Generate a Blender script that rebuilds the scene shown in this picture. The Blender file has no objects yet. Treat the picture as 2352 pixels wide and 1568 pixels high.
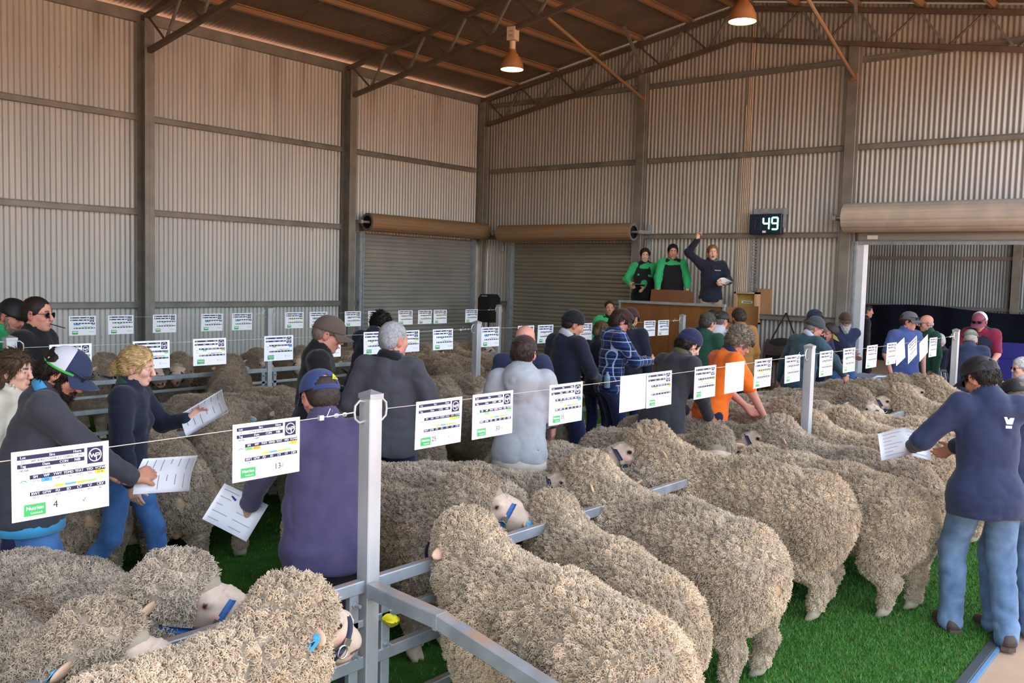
import bpy, math, random
import numpy as np
from mathutils import Vector, Matrix, Euler, kdtree

random.seed(11)
RNG = np.random.default_rng(11)
scene = bpy.context.scene
COL = scene.collection

# ------------------------------------------------------------------ camera
F_PX, YAW, PITCH, ROLL = 2113.615, 0.686231, 0.0712614, 0.0263759
EYE = np.array([0.0, 0.0, 2.12])
def cam_axes():
    cy, sy = math.cos(YAW), math.sin(YAW)
    f = np.array([-sy*math.cos(PITCH), cy*math.cos(PITCH), -math.sin(PITCH)])
    r = np.array([cy, sy, 0.0]); u = np.cross(r, f)
    c, s = math.cos(ROLL), math.sin(ROLL)
    return c*r+s*u, -s*r+c*u, f
CR, CU, CF = cam_axes()
cam_d = bpy.data.cameras.new('camera'); cam = bpy.data.objects.new('camera', cam_d); COL.objects.link(cam)
cam_d.sensor_width = 36.0; cam_d.lens = 36.0*F_PX/2352.0; cam_d.clip_end = 500
M = Matrix.Identity(4)
for i in range(3):
    M[i][0], M[i][1], M[i][2], M[i][3] = CR[i], CU[i], -CF[i], EYE[i]
cam.matrix_world = M
scene.camera = cam

# ------------------------------------------------------------------ world, sun, exposure
w = bpy.data.worlds.new('world'); scene.world = w; w.use_nodes = True
nt = w.node_tree; nt.nodes.clear()
wo = nt.nodes.new('ShaderNodeOutputWorld'); bg = nt.nodes.new('ShaderNodeBackground'); sky = nt.nodes.new('ShaderNodeTexSky')
sky.sky_type = 'NISHITA'; sky.sun_disc = False; sky.sun_elevation = math.radians(52); sky.sun_rotation = math.radians(-60)
sky.air_density = 1.0; sky.dust_density = 4.0; sky.ozone_density = 1.0
bg.inputs['Strength'].default_value = 0.42
hs = nt.nodes.new('ShaderNodeHueSaturation'); hs.inputs['Saturation'].default_value = 0.55
nt.links.new(sky.outputs[0], hs.inputs['Color']); nt.links.new(hs.outputs[0], bg.inputs['Color']); nt.links.new(bg.outputs[0], wo.inputs['Surface'])
sun_d = bpy.data.lights.new('sun', 'SUN'); sun = bpy.data.objects.new('sun', sun_d); COL.objects.link(sun)
sun_d.energy = 4.2; sun_d.angle = math.radians(1.5); sun_d.color = (1.0, 0.93, 0.82)
# the sun stands behind the closed long wall, so only the yard beyond the open side is sunlit
_sd = Vector((0.62, -0.34, -0.95)).normalized()
sun.rotation_euler = _sd.to_track_quat('-Z', 'Y').to_euler()
scene.view_settings.view_transform = 'Standard'; scene.view_settings.look = 'None'
scene.view_settings.gamma = 1.0; scene.view_settings.use_curve_mapping = False
scene.view_settings.exposure = 1.6
scene.cycles.use_denoising = True
scene.cycles.max_bounces = 7; scene.cycles.diffuse_bounces = 5; scene.cycles.glossy_bounces = 3
scene.cycles.transmission_bounces = 4; scene.cycles.transparent_max_bounces = 6
scene.cycles.sample_clamp_indirect = 6.0; scene.cycles.caustics_reflective = False; scene.cycles.caustics_refractive = False

# ------------------------------------------------------------------ helpers
def ray(u, v):
    return CF + CR*((u-1176.0)/F_PX) - CU*((v-784.0)/F_PX)
def hit(u, v, ax, val):
    d = ray(u, v); return EYE + d*((val-EYE[ax])/d[ax])
def at_x(u, v, x): return hit(u, v, 0, x)
def at_y(u, v, y): return hit(u, v, 1, y)
def at_z(u, v, z=0.0): return hit(u, v, 2, z)

def put(name, data, parent=None, loc=None, rotz=None):
    o = bpy.data.objects.new(name, data); COL.objects.link(o)
    if parent is not None: o.parent = parent
    if loc is not None: o.location = [float(c) for c in loc]
    if rotz is not None: o.rotation_euler = (0, 0, rotz)
    return o
def tag(o, label=None, cat=None, group=None, kind=None):
    if label: o['label'] = label
    if cat: o['category'] = cat
    if group: o['group'] = group
    if kind: o['kind'] = kind
    return o
def empty(name, loc=(0, 0, 0), rotz=0.0, parent=None):
    o = put(name, None, parent, loc, rotz); o.empty_display_size = 0.1; return o
def copy_tree(o, parent=None):
    c = o.copy(); COL.objects.link(c)
    if parent is not None: c.parent = parent
    for ch in list(o.children): copy_tree(ch, c)
    return c

def np_mesh(name, V, faces, mats=(), midx=None, smooth=True, col=None):
    """V (n,3); faces: list of int arrays (m,3) or (m,4); midx: per-face ints in the same order"""
    V = np.asarray(V, dtype=np.float32)
    faces = [np.asarray(f, dtype=np.int32) for f in faces if len(f)]
    me = bpy.data.meshes.new(name)
    me.vertices.add(len(V)); me.vertices.foreach_set('co', V.ravel())
    nl = sum(f.size for f in faces); nf = sum(len(f) for f in faces)
    me.loops.add(nl); me.loops.foreach_set('vertex_index', np.concatenate([f.ravel() for f in faces]))
    me.polygons.add(nf)
    starts, p = [], 0
    for f in faces:
        k = f.shape[1]; starts.append(p+np.arange(len(f))*k); p += f.size
    me.polygons.foreach_set('loop_start', np.concatenate(starts).astype(np.int32))
    if midx is not None: me.polygons.foreach_set('material_index', np.asarray(midx, dtype=np.int32))
    me.polygons.foreach_set('use_smooth', np.full(nf, bool(smooth)))
    for m in mats: me.materials.append(m)
    if col is not None:
        a = me.color_attributes.new('Col', 'FLOAT_COLOR', 'POINT')
        c4 = np.ones((len(V), 4), dtype=np.float32); c4[:, :3] = col; a.data.foreach_set('color', c4.ravel())
    me.update(calc_edges=True); me.validate()
    return me

class MB:
    """collects simple shapes, then builds one mesh"""
    def __init__(s): s.v = []; s.f = []; s.m = []; s.n = 0
    def add(s, V, F, m=0):
        V = [tuple(float(c) for c in p) for p in V]
        s.v += V; s.f += [tuple(int(i)+s.n for i in f) for f in F]; s.m += [m]*len(F); s.n += len(V); return s
    def box(s, c, d, R=None, m=0, ch=0.0):
        c = np.array(c, float); h = np.array(d, float)/2
        if ch <= 0:
            V = np.array([[x, y, z] for x in (-1, 1) for y in (-1, 1) for z in (-1, 1)])*h
            F = [(0, 1, 3, 2), (4, 6, 7, 5), (0, 4, 5, 1), (2, 3, 7, 6), (0, 2, 6, 4), (1, 5, 7, 3)]
        else:
            V, idx = [], {}
            for sx in (-1, 1):
                for sy in (-1, 1):
                    for sz in (-1, 1):
                        for a in range(3):
                            p = np.array([sx, sy, sz])*(h-ch); p[a] = (sx, sy, sz)[a]*h[a]
                            idx[(sx, sy, sz, a)] = len(V); V.append(p)
            F = []
            for a in range(3):
                b, e = (a+1) % 3, (a+2) % 3
                for sg in (-1, 1):
                    q = []
                    for (p1, p2) in ((-1, -1), (1, -1), (1, 1), (-1, 1)):
                        k = [0, 0, 0]; k[a] = sg; k[b] = p1; k[e] = p2; q.append(idx[(*k, a)])
                    F.append(q if sg > 0 else q[::-1])
                for p1 in (-1, 1):
                    for p2 in (-1, 1):
                        q = []
                        for sg, ax in ((-1, b), (1, b), (1, e), (-1, e)):
                            k = [0, 0, 0]; k[a] = sg; k[b] = p1; k[e] = p2; q.append(idx[(*k, ax)])
                        F.append(q)
            for sx in (-1, 1):
                for sy in (-1, 1):
                    for sz in (-1, 1): F.append([idx[(sx, sy, sz, a)] for a in range(3)])
            V = np.array(V)
        if R is not None: V = V @ np.array(R).T
        return s.add(V+c, F, m)
    def beam(s, p0, p1, w, h, up=(0, 0, 1), m=0, ch=0.0):
        p0 = np.array(p0, float); p1 = np.array(p1, float); d = p1-p0; L = np.linalg.norm(d); d = d/L
        up = np.array(up, float); x = np.cross(up, d)
        if np.linalg.norm(x) < 1e-4: x = np.cross((0, 1, 0), d)
        x /= np.linalg.norm(x); z = np.cross(d, x)
        return s.box((p0+p1)/2, (w, L, h), np.stack([x, d, z], 1), m, ch)
    def tube(s, pts, r, n=8, m=0, closed=False, cap=True):
        P = np.array(pts, float); k = len(P); rr = np.full(k, r) if np.isscalar(r) else np.array(r, float)
        T = np.roll(P, -1, 0)-np.roll(P, 1, 0) if closed else np.gradient(P, axis=0)
        T /= np.linalg.norm(T, axis=1)[:, None]+1e-12
        ref = np.array([0, 0, 1.0]) if abs(T[0][2]) < 0.9 else np.array([1.0, 0, 0])
        V = []
        x = np.cross(ref, T[0]); x /= np.linalg.norm(x)
        for i in range(k):
            x = x-T[i]*(x@T[i]); x /= np.linalg.norm(x); y = np.cross(T[i], x)
            a = np.arange(n)*2*math.pi/n
            V.append(P[i]+rr[i]*(np.cos(a)[:, None]*x+np.sin(a)[:, None]*y))
        V = np.concatenate(V); F = []
        for i in range(k if closed else k-1):
            j = (i+1) % k
            for a in range(n): b = (a+1) % n; F.append((i*n+a, i*n+b, j*n+b, j*n+a))
        if cap and not closed: F.append(tuple(range(n))[::-1]); F.append(tuple((k-1)*n+a for a in range(n)))
        return s.add(V, F, m)
    def lathe(s, prof, n=24, c=(0, 0, 0), m=0, R=None):
        V = []; k = len(prof); a = np.arange(n)*2*math.pi/n
        for (r, z) in prof: V.append(np.stack([r*np.cos(a), r*np.sin(a), np.full(n, z)], 1))
        V = np.concatenate(V); F = []
        if R is not None: V = V @ np.array(R).T
        for i in range(k-1):
            for q in range(n): b = (q+1) % n; F.append((i*n+q, i*n+b, (i+1)*n+b, (i+1)*n+q))
        return s.add(V+np.array(c, float), F, m)
    def prism(s, poly, z0, z1, m=0, T=None):
        k = len(poly); V = [(x, y, z0) for x, y in poly]+[(x, y, z1) for x, y in poly]
        F = [tuple(range(k))[::-1], tuple(range(k, 2*k))]+[(i, (i+1) % k, k+(i+1) % k, k+i) for i in range(k)]
        if T is not None: V = [T(np.array(p)) for p in V]
        return s.add(V, F, m)
    def sheet(s, P, t=0.0, m=0):
        """grid of points (a,b,3), optional thickness along the normal"""
        P = np.array(P, float); a, b = P.shape[:2]
        def q(off, flip):
            F = []
            for i in range(a-1):
                for j in range(b-1):
                    f = (off+i*b+j, off+(i+1)*b+j, off+(i+1)*b+j+1, off+i*b+j+1); F.append(f[::-1] if flip else f)
            return F
        if t == 0: return s.add(P.reshape(-1, 3), q(0, False), m)
        N = np.cross(np.gradient(P, axis=0), np.gradient(P, axis=1)); N /= np.linalg.norm(N, axis=2)[..., None]+1e-12
        V = np.concatenate([(P+N*t/2).reshape(-1, 3), (P-N*t/2).reshape(-1, 3)]); o = a*b
        F = q(0, False)+q(o, True)
        rim = [i*b for i in range(a)]+[(a-1)*b+j for j in range(1, b)]+[i*b+b-1 for i in range(a-2, -1, -1)]+[j for j in range(b-2, 0, -1)]
        for i in range(len(rim)):
            u, v = rim[i], rim[(i+1) % len(rim)]; F.append((u, v, o+v, o+u))
        return s.add(V, F, m)
    def mesh(s, name, mats, smooth=False):
        me = bpy.data.meshes.new(name); me.from_pydata(s.v, [], s.f)
        for m in (mats if isinstance(mats, (list, tuple)) else [mats]): me.materials.append(m)
        me.polygons.foreach_set('material_index', np.array(s.m, dtype=np.int32))
        if smooth:
            me.polygons.foreach_set('use_smooth', np.ones(len(s.f), dtype=bool))
            if smooth != 'all': me.set_sharp_from_angle(angle=math.radians(38))
        me.update(); return me
    def build(s, name, mats, parent=None, smooth=False, loc=None, rotz=None):
        return put(name, s.mesh(name, mats, smooth), parent, loc, rotz)

# ------------------------------------------------------------------ materials
def sr(h):
    c = [int(h[i:i+2], 16)/255 for i in (0, 2, 4)]
    return tuple(x/12.92 if x <= 0.04045 else ((x+0.055)/1.055)**2.4 for x in c)
def mat(name, col=(.5, .5, .5), rough=.6, metal=0.0, var=0.12, vscale=6.0, bump=0.0, bscale=60.0, stretch=(1, 1, 1), attr=False,
        col2=None, sheen=0.0, emit=None, estr=0.0, trans=0.0, alpha=1.0, dust=None, dust_amt=.8, spec=.5, coord='Object', bdist=.004, sss=0.0):
    m = bpy.data.materials.new(name); m.use_nodes = True; t = m.node_tree; N = t.nodes; Lk = t.links.new
    b = N['Principled BSDF']; b.inputs['Roughness'].default_value = rough; b.inputs['Metallic'].default_value = metal
    b.inputs['Specular IOR Level'].default_value = spec
    tc = N.new('ShaderNodeTexCoord'); mp = N.new('ShaderNodeMapping'); mp.inputs['Scale'].default_value = stretch
    if coord == 'World':
        g = N.new('ShaderNodeNewGeometry'); Lk(g.outputs['Position'], mp.inputs['Vector'])
    else: Lk(tc.outputs[coord], mp.inputs['Vector'])
    nz = N.new('ShaderNodeTexNoise'); nz.inputs['Scale'].default_value = vscale; nz.inputs['Detail'].default_value = 5.0
    Lk(mp.outputs[0], nz.inputs['Vector'])
    mx = N.new('ShaderNodeMix'); mx.data_type = 'RGBA'
    rm = N.new('ShaderNodeMapRange'); rm.inputs[1].default_value = .3; rm.inputs[2].default_value = .7
    Lk(nz.outputs['Fac'], rm.inputs[0]); Lk(rm.outputs[0], mx.inputs['Factor'])
    if attr:
        at = N.new('ShaderNodeAttribute'); at.attribute_name = 'Col'
        d = N.new('ShaderNodeMix'); d.data_type = 'RGBA'; d.blend_type = 'MULTIPLY'; d.inputs['Factor'].default_value = 1.0
        k = 1-var*1.4
        d.inputs[7].default_value = (k, k, k, 1); Lk(at.outputs['Color'], d.inputs[6])
        Lk(d.outputs[2], mx.inputs[6]); Lk(at.outputs['Color'], mx.inputs[7])
    else:
        c2 = col2 if col2 is not None else tuple(min(1, c*(1+var)) for c in col)
        c1 = col if col2 is not None else tuple(c*(1-var) for c in col)
        mx.inputs[6].default_value = (*c1, 1); mx.inputs[7].default_value = (*c2, 1)
    out = mx.outputs[2]
    if dust is not None:      # settled dust on upward faces of the thing
        g = N.new('ShaderNodeNewGeometry'); sp = N.new('ShaderNodeSeparateXYZ'); Lk(g.outputs['Normal'], sp.inputs[0])
        r2 = N.new('ShaderNodeMapRange'); r2.inputs[1].default_value = .55; r2.inputs[2].default_value = .9
        Lk(sp.outputs[2], r2.inputs[0])
        n2 = N.new('ShaderNodeTexNoise'); n2.inputs['Scale'].default_value = 5.0; n2.inputs['Detail'].default_value = 6
        Lk(tc.outputs['Object'], n2.inputs['Vector'])
        r3 = N.new('ShaderNodeMapRange'); r3.inputs[1].default_value = .38; r3.inputs[2].default_value = .6; Lk(n2.outputs['Fac'], r3.inputs[0])
        mu = N.new('ShaderNodeMath'); mu.operation = 'MULTIPLY'; Lk(r2.outputs[0], mu.inputs[0]); Lk(r3.outputs[0], mu.inputs[1])
        mu2 = N.new('ShaderNodeMath'); mu2.operation = 'MULTIPLY'; mu2.inputs[1].default_value = dust_amt; Lk(mu.outputs[0], mu2.inputs[0])
        dm = N.new('ShaderNodeMix'); dm.data_type = 'RGBA'; Lk(mu2.outputs[0], dm.inputs['Factor']); Lk(out, dm.inputs[6]); dm.inputs[7].default_value = (*dust, 1)
        out = dm.outputs[2]
        me = N.new('ShaderNodeMath'); me.operation = 'MULTIPLY_ADD'; me.inputs[1].default_value = -metal; me.inputs[2].default_value = metal
        Lk(mu2.outputs[0], me.inputs[0]); Lk(me.outputs[0], b.inputs['Metallic'])
    Lk(out, b.inputs['Base Color'])
    if bump > 0:
        bz = N.new('ShaderNodeTexNoise'); bz.inputs['Scale'].default_value = bscale; bz.inputs['Detail'].default_value = 4
        Lk(mp.outputs[0], bz.inputs['Vector'])
        bp = N.new('ShaderNodeBump'); bp.inputs['Strength'].default_value = bump; bp.inputs['Distance'].default_value = bdist
        Lk(bz.outputs['Fac'], bp.inputs['Height']); Lk(bp.outputs[0], b.inputs['Normal'])
    if sheen: b.inputs['Sheen Weight'].default_value = sheen; b.inputs['Sheen Roughness'].default_value = .5
    if emit is not None:
        b.inputs['Emission Color'].default_value = (*emit, 1); b.inputs['Emission Strength'].default_value = estr
    if trans: b.inputs['Transmission Weight'].default_value = trans
    if sss:
        b.inputs['Subsurface Weight'].default_value = sss; b.inputs['Subsurface Radius'].default_value = (.01, .004, .002); b.inputs['Subsurface Scale'].default_value = 1.0
    return m

M_GALV = mat('galvanised_steel', sr('aab2b8'), .42, .5, .18, 9, .05, 90, dust=sr('a9825e'), dust_amt=.85)
M_POST = mat('galvanised_post', sr('b9bcbd'), .5, .35, .2, 7, .05, 90, stretch=(1, 1, .25), dust=sr('a9825e'))
M_STEEL = mat('dusty_grey_steel', sr('8a8780'), .55, .45, .18, 4, dust=sr('8a6a4c'))
M_TRUSS = mat('dusty_truss_steel', sr('6a5d52'), .6, .3, .2, 4, dust=sr('8c6240'))
M_PURLIN = mat('dusty_purlin_steel', sr('a87c54'), .65, .2, .22, 3, col2=sr('8f7a66'), bump=.03)
M_WIRE = mat('wire_steel', sr('cfd0cc'), .35, .6, .1)
M_BLACK = mat('matte_black', sr('1a1a1c'), .6, 0, .1)
M_WHITE = mat('white_board', sr('f2f3f6'), .35, 0, .015)
# ------------------------------------------------------------------ structure
XW, YB, YF, XR, XRG, SLP = -13.0, 14.725, -10.0, -1.34, -7.17, 0.1716
def zt(x): return 5.69+SLP*((x-XW) if x <= XRG else (XR-x))      # centre of a truss top chord
def zroof(x): return zt(x)+0.16

# corrugated cladding: dull zinc with rust runs that start under the eave and at fixings
def corr_mat(name, base, base2, stain, amt, zlo=4.2, zhi=5.9, metal=.25, rough=.45, axis='Y'):
    m = mat(name, base, rough, metal, .1, 1.2, 0, col2=base2, stretch=(3, 3, .35), coord='World')
    t = m.node_tree; N = t.nodes; Lk = t.links.new; b = N['Principled BSDF']; src = b.inputs['Base Color'].links[0].from_socket
    g = N.new('ShaderNodeNewGeometry'); mp = N.new('ShaderNodeMapping')
    mp.inputs['Scale'].default_value = (2.6, 2.6, .22); Lk(g.outputs['Position'], mp.inputs[0])
    n = N.new('ShaderNodeTexNoise'); n.inputs['Scale'].default_value = 1.0; n.inputs['Detail'].default_value = 3; Lk(mp.outputs[0], n.inputs[0])
    r = N.new('ShaderNodeMapRange'); r.inputs[1].default_value = .58; r.inputs[2].default_value = .74; Lk(n.outputs['Fac'], r.inputs[0])
    sp = N.new('ShaderNodeSeparateXYZ'); Lk(g.outputs['Position'], sp.inputs[0])
    r2 = N.new('ShaderNodeMapRange'); r2.inputs[1].default_value = zlo; r2.inputs[2].default_value = zhi; Lk(sp.outputs[2], r2.inputs[0])
    mu = N.new('ShaderNodeMath'); mu.operation = 'MULTIPLY'; Lk(r.outputs[0], mu.inputs[0]); Lk(r2.outputs[0], mu.inputs[1])
    mu2 = N.new('ShaderNodeMath'); mu2.operation = 'MULTIPLY'; mu2.inputs[1].default_value = amt; Lk(mu.outputs[0], mu2.inputs[0])
    d = N.new('ShaderNodeMix'); d.data_type = 'RGBA'; Lk(mu2.outputs[0], d.inputs['Factor']); Lk(src, d.inputs[6]); d.inputs[7].default_value = (*stain, 1)
    # small dark scuffs and droppings
    v = N.new('ShaderNodeTexNoise'); v.inputs['Scale'].default_value = 9; v.inputs['Detail'].default_value = 2; Lk(g.outputs['Position'], v.inputs[0])
    r4 = N.new('ShaderNodeMapRange'); r4.inputs[1].default_value = .74; r4.inputs[2].default_value = .78; r4.inputs[4].default_value = .5; Lk(v.outputs['Fac'], r4.inputs[0])
    e = N.new('ShaderNodeMix'); e.data_type = 'RGBA'; Lk(r4.outputs[0], e.inputs['Factor']); Lk(d.outputs[2], e.inputs[6]); e.inputs[7].default_value = (.16, .12, .09, 1)
    Lk(e.outputs[2], b.inputs['Base Color']); return m
M_WALL = corr_mat('zinc_wall_sheet', sr('b3b4b1'), sr('c2c0ba'), sr('7d5a38'), .85)
M_WALL2 = corr_mat('zinc_gable_sheet', sr('a3a29d'), sr('b4b0a8'), sr('6d5138'), .35)
M_ROOF = mat('dusty_roof_sheet', sr('6a5a4d'), .65, .15, .15, 1.5, col2=sr('7a6858'), coord='World')
M_FAR = mat('far_wall_sheet', sr('8e9898'), .5, .3, .1, 1.5)

PITCHW, AMP = 0.0762, 0.0085
def corr_profile(width, seg=8):
    n = int(round(width/PITCHW*seg))+1
    s = np.linspace(0, width, n); return s, AMP*np.cos(2*math.pi*s/PITCHW)
def corr_sheet(name, width, ztop, zbot, mats, xf, parent, seg=8, lift=0.0):
    """vertical sheet; ztop/zbot: functions of the run s; xf maps (s, offset, z) to the world"""
    s, o = corr_profile(width, seg)
    rows = []
    for k in (0, 1):
        rows.append([xf(a, q+lift, (zbot(a), ztop(a))[k]) for a, q in zip(s, o)])
    V = np.array(rows).reshape(-1, 3); n = len(s); i = np.arange(n-1)
    F = np.stack([i, i+1, n+i+1, n+i], 1)
    return put(name, np_mesh(name, V, [F], [mats]), parent)

wall_left = tag(empty('wall_left', (XW, 0, 0)), 'tall corrugated zinc long wall with rust runs under the eave', kind='structure')
wall_back = tag(empty('wall_back', (-7.2, YB, 0)), 'corrugated zinc gable wall with two closed and one open roller door', kind='structure')
ceiling = tag(empty('ceiling', (XRG, 2, 7)), 'dusty corrugated gable roof on purlins and lattice trusses', kind='structure')
for o in (wall_left, wall_back, ceiling): o.location = (0, 0, 0)
SW = PITCHW*10
LAP = PITCHW*.5      # each sheet laps the next
# left wall (faces +x): door 1 spans y 11.35..14.42
D1A, D1B, DTOP = 11.36, 14.42, 2.87
y = YB-0.03; k = 0
while y > YF:
    y0 = y-SW; c = (y+y0)/2
    zb = (DTOP-.12 if D1A < c < D1B else -.05)
    corr_sheet('cladding_sheet', SW+LAP, lambda s: 5.80, lambda s, zb=zb: zb, M_WALL, lambda s, q, z, y0=y0: (XW+q, y0+s, z), wall_left, lift=0.0012*(k % 2))
    y = y0; k += 1
# back wall (faces -y): door 2 x -12.05..-9.1, door 3 x -5.1..-1.6
D2A, D2B, D3A, D3B = -12.05, -9.12, -5.08, -1.62
x = XW; k = 0
while x < XR-0.05:
    wd = min(SW+LAP, XR-x); c = x+min(SW, XR-x)/2
    zb = 2.72 if D2A < c < D2B else (2.80 if D3A < c < D3B else -.05)
    corr_sheet('cladding_sheet', wd, lambda s, x=x: zroof(x+s)-.02, lambda s, zb=zb: zb, M_WALL2, lambda s, q, z, x=x: (x+s, YB-q, z), wall_back, lift=0.0012*(k % 2))
    x += SW; k += 1
# end wall behind the camera side of the shed, and the roof
wf = MB().box((-7.17, YF, 3.2), (11.66, .06, 6.4)); tag(wf.build('wall_front', M_WALL2), 'plain zinc end wall of the shed', kind='structure')
for side in (0, 1):
    s, o = corr_profile(SW+LAP); n = len(s)
    xa, xb = (XW-.25, XRG) if side == 0 else (XRG, XR+.25)
    rows = [[(xx, a, zt(min(max(xx, XW-.5), XR+.5))+.17+q) for a, q in zip(s, o)] for xx in (xa, xb)]
    if side == 1 or side == 0:
        rows = [[(xx, a, (zt(xx) if XW <= xx <= XR else (5.69-SLP*(.25)))+.17+q) for a, q in zip(s, o)] for xx in (xa, xb)]
    V = np.array(rows).reshape(-1, 3); i = np.arange(n-1); F = np.stack([i, n+i, n+i+1, i+1], 1)
    me = np_mesh('roof_sheet', V, [F], [M_ROOF])
    y = YB+.1-SW
    while y > YF-SW:
        put('roof_sheet', me, ceiling, (0, y, .002*(int(round(y/SW)) % 2))); y -= SW
# purlins: lipped channels along the shed
pm = MB().box((0, 0, 0), (.008, YB-YF, .10)).box((.026, 0, .046), (.052, YB-YF, .008)).box((.026, 0, -.046), (.052, YB-YF, .008)).box((.052, 0, .038), (.006, YB-YF, .016)).mesh('purlin', M_PURLIN)
PX = [-12.05, -11.08, -10.10, -9.13, -8.15, -7.32]
for side in (0, 1):
    for px in PX:
        xx = px if side == 0 else 2*XRG-px
        p = put('purlin', pm, ceiling, (xx, (YB+YF)/2, zt(xx)+.105)); p.rotation_euler = (0, (-1 if side == 0 else 1)*math.atan(SLP), math.pi if side else 0)
        if side: p.rotation_euler = (0, math.atan(SLP)*-1, math.pi)
eb = MB().box((0, 0, 0), (.01, YB-YF, .16)).box((-.03, 0, .075), (.06, YB-YF, .01)).box((-.03, 0, -.075), (.06, YB-YF, .01)).mesh('eave_purlin', M_STEEL)
put('eave_purlin', eb, ceiling, (XW+.06, (YB+YF)/2, 5.73)); e2 = put('eave_purlin', eb, ceiling, (XR-.06, (YB+YF)/2, 5.73)); e2.rotation_euler = (0, 0, math.pi)
# trusses
def truss(y, parent):
    t = empty('truss', (0, 0, 0), parent=parent); DP = .51; H = .037
    def chord(a, b): MB().beam(a, b, .075, .075, ch=.006).build('chord', M_TRUSS, t)
    for sg in (0, 1):
        xs = (lambda q: q) if sg == 0 else (lambda q: 2*XRG-q)
        chord((xs(XW+.1), y, zt(XW+.1)), (xs(XRG), y, zt(XRG)))
        chord((xs(XW+.16), y, zt(XW+.16)-DP), (xs(XRG+.0), y, zt(XRG)-DP))
        MB().beam((xs(XW+.22), y, zt(XW+.22)), (xs(XW+.22), y, zt(XW+.22)-DP), .065, .065, up=(1, 0, 0)).build('web', M_TRUSS, t)
        x = XW+.26; n = 6; st = (XRG-x-.12)/n
        for i in range(n):
            a, mid, b = x+i*st, x+(i+.46)*st, x+(i+.92)*st
            MB().tube([(xs(a), y, zt(a)-H), (xs(mid), y, zt(mid)-DP+H)], .017, 6).build('web', M_TRUSS, t)
            MB().beam((xs(mid+.05), y, zt(mid)-DP+H), (xs(b), y, zt(b)-H), .034, .034).build('web', M_STEEL, t)
    return t
for yy in (YB-.16, 10.95, 7.1): truss(yy, ceiling)
# columns (I sections along the long wall, box columns at the gable)
def icol(parent, x, y, h, along):
    m = MB()
    if along == 'x':   # web runs away from the wall
        m.box((x+.13, y, h/2), (.26, .012, h)).box((x+.25, y, h/2), (.014, .15, h)).box((x+.03, y, h/2), (.014, .15, h))
    else:
        m.box((x, y, h/2), (.17, .12, h), ch=.006).box((x+.10, y-.02, h/2), (.03, .05, h))
    return m.build('column', M_STEEL, parent)
for yy in (7.1, 10.95): icol(wall_left, XW+.02, yy, 5.67, 'x')
icol(wall_left, XW+.14, YB-.14, 5.69, 'y')
for xx in (-9.04, -5.22): icol(wall_back, xx, YB-.10, zt(xx)-.5, 'y')
# girts
def girt(parent, p0, p1):
    MB().beam(p0, p1, .012, .085).beam(np.array(p0)+(0, 0, .036), np.array(p1)+(0, 0, .036), .06, .01).beam(np.array(p0)-(0, 0, .042), np.array(p1)-(0, 0, .042), .06, .01).build('girt', M_STEEL, parent)
yb = [YF, -8.3, -4.45, -.6, 3.25, 7.1, 10.95, YB-.2]
for z in (1.55, 2.92, 4.29):
    for a, b in zip(yb[:-1], yb[1:]):
        if a > 10 and z < 2.8:
            girt(wall_left, (XW+.07, a+.08, z), (XW+.07, D1A-.12, z)); girt(wall_left, (XW+.07, D1B+.12, z), (XW+.07, b, z)); continue
        girt(wall_left, (XW+.07, a+.08, z), (XW+.07, b-.08, z))
xb = [XW+.22, -9.04, -5.22, XR]
for z in (1.55, 2.91, 4.27, 5.61):
    for a, b in zip(xb[:-1], xb[1:]):
        a2, b2 = a+.09, b-.09
        if z > 5: girt(wall_back, (a2, YB-.07, z), (b2, YB-.07, z)); continue
        for (s0, s1) in ((a2, b2),):
            if z < 2 and a < -12: girt(wall_back, (a2, YB-.07, z), (D2A-.12, YB-.07, z)); continue
            if z < 3.1 and a > -6: continue
            if z < 3.1 and z > 2 and a < -12: girt(wall_back, (a2, YB-.07, z), (D2A-.14, YB-.07, z)); continue
            girt(wall_back, (a2, YB-.07, z), (b2, YB-.07, z))
# raking braces from the gable columns up to the second truss
for (c0, c1, xx) in (((1476, 226), (1246, 30), -9.04), ((1961, 176), (1852, -8), -5.2)):
    p0 = at_y(*c0, YB-.22); p1 = at_y(*c1, 10.95)
    MB().tube([p0, p1], .026, 8).box(p0+(0, .03, 0), (.09, .05, .1)).build('brace', M_PURLIN, wall_back)
for c0, c1 in (((1478, 168), (1432, 82)), ((1971, 94), (1962, 0))):
    p0 = at_y(*c0, YB-.16); p1 = at_y(*c1, 13.6); p1[2] = zt(p1[0])+.05
    MB().beam(p0, p1, .045, .045).build('brace', M_STEEL, wall_back)
# roller doors
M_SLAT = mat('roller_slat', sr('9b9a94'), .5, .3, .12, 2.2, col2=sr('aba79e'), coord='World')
M_SLAT2 = mat('roller_slat_shaded', sr('8a8478'), .5, .3, .12, 2.2, col2=sr('978f80'), coord='World')  # darker copy of the slat colour with the gable wall's shade put in
M_DRUM = mat('dusty_drum', sr('a07548'), .6, .15, .2, 4, col2=sr('8d7f6c'), stretch=(1, 1, 4))
M_DRUM3 = mat('cream_drum', sr('b8ab9b'), .5, .15, .12, 4)
def slat_mesh(L, h, mt):
    z = np.array([0, .08, .14, .24, .5, .76, .86, .92, 1.0])*h; o = np.array([-.004, -.004, .004, .011, .013, .011, .004, -.004, -.004])
    V = np.concatenate([np.stack([np.full(9, a), -o, z], 1) for a in (0, L)]); i = np.arange(8)
    return np_mesh('slat', V, [np.stack([i, i+9, i+10, i+1], 1)], [mt])
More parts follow.
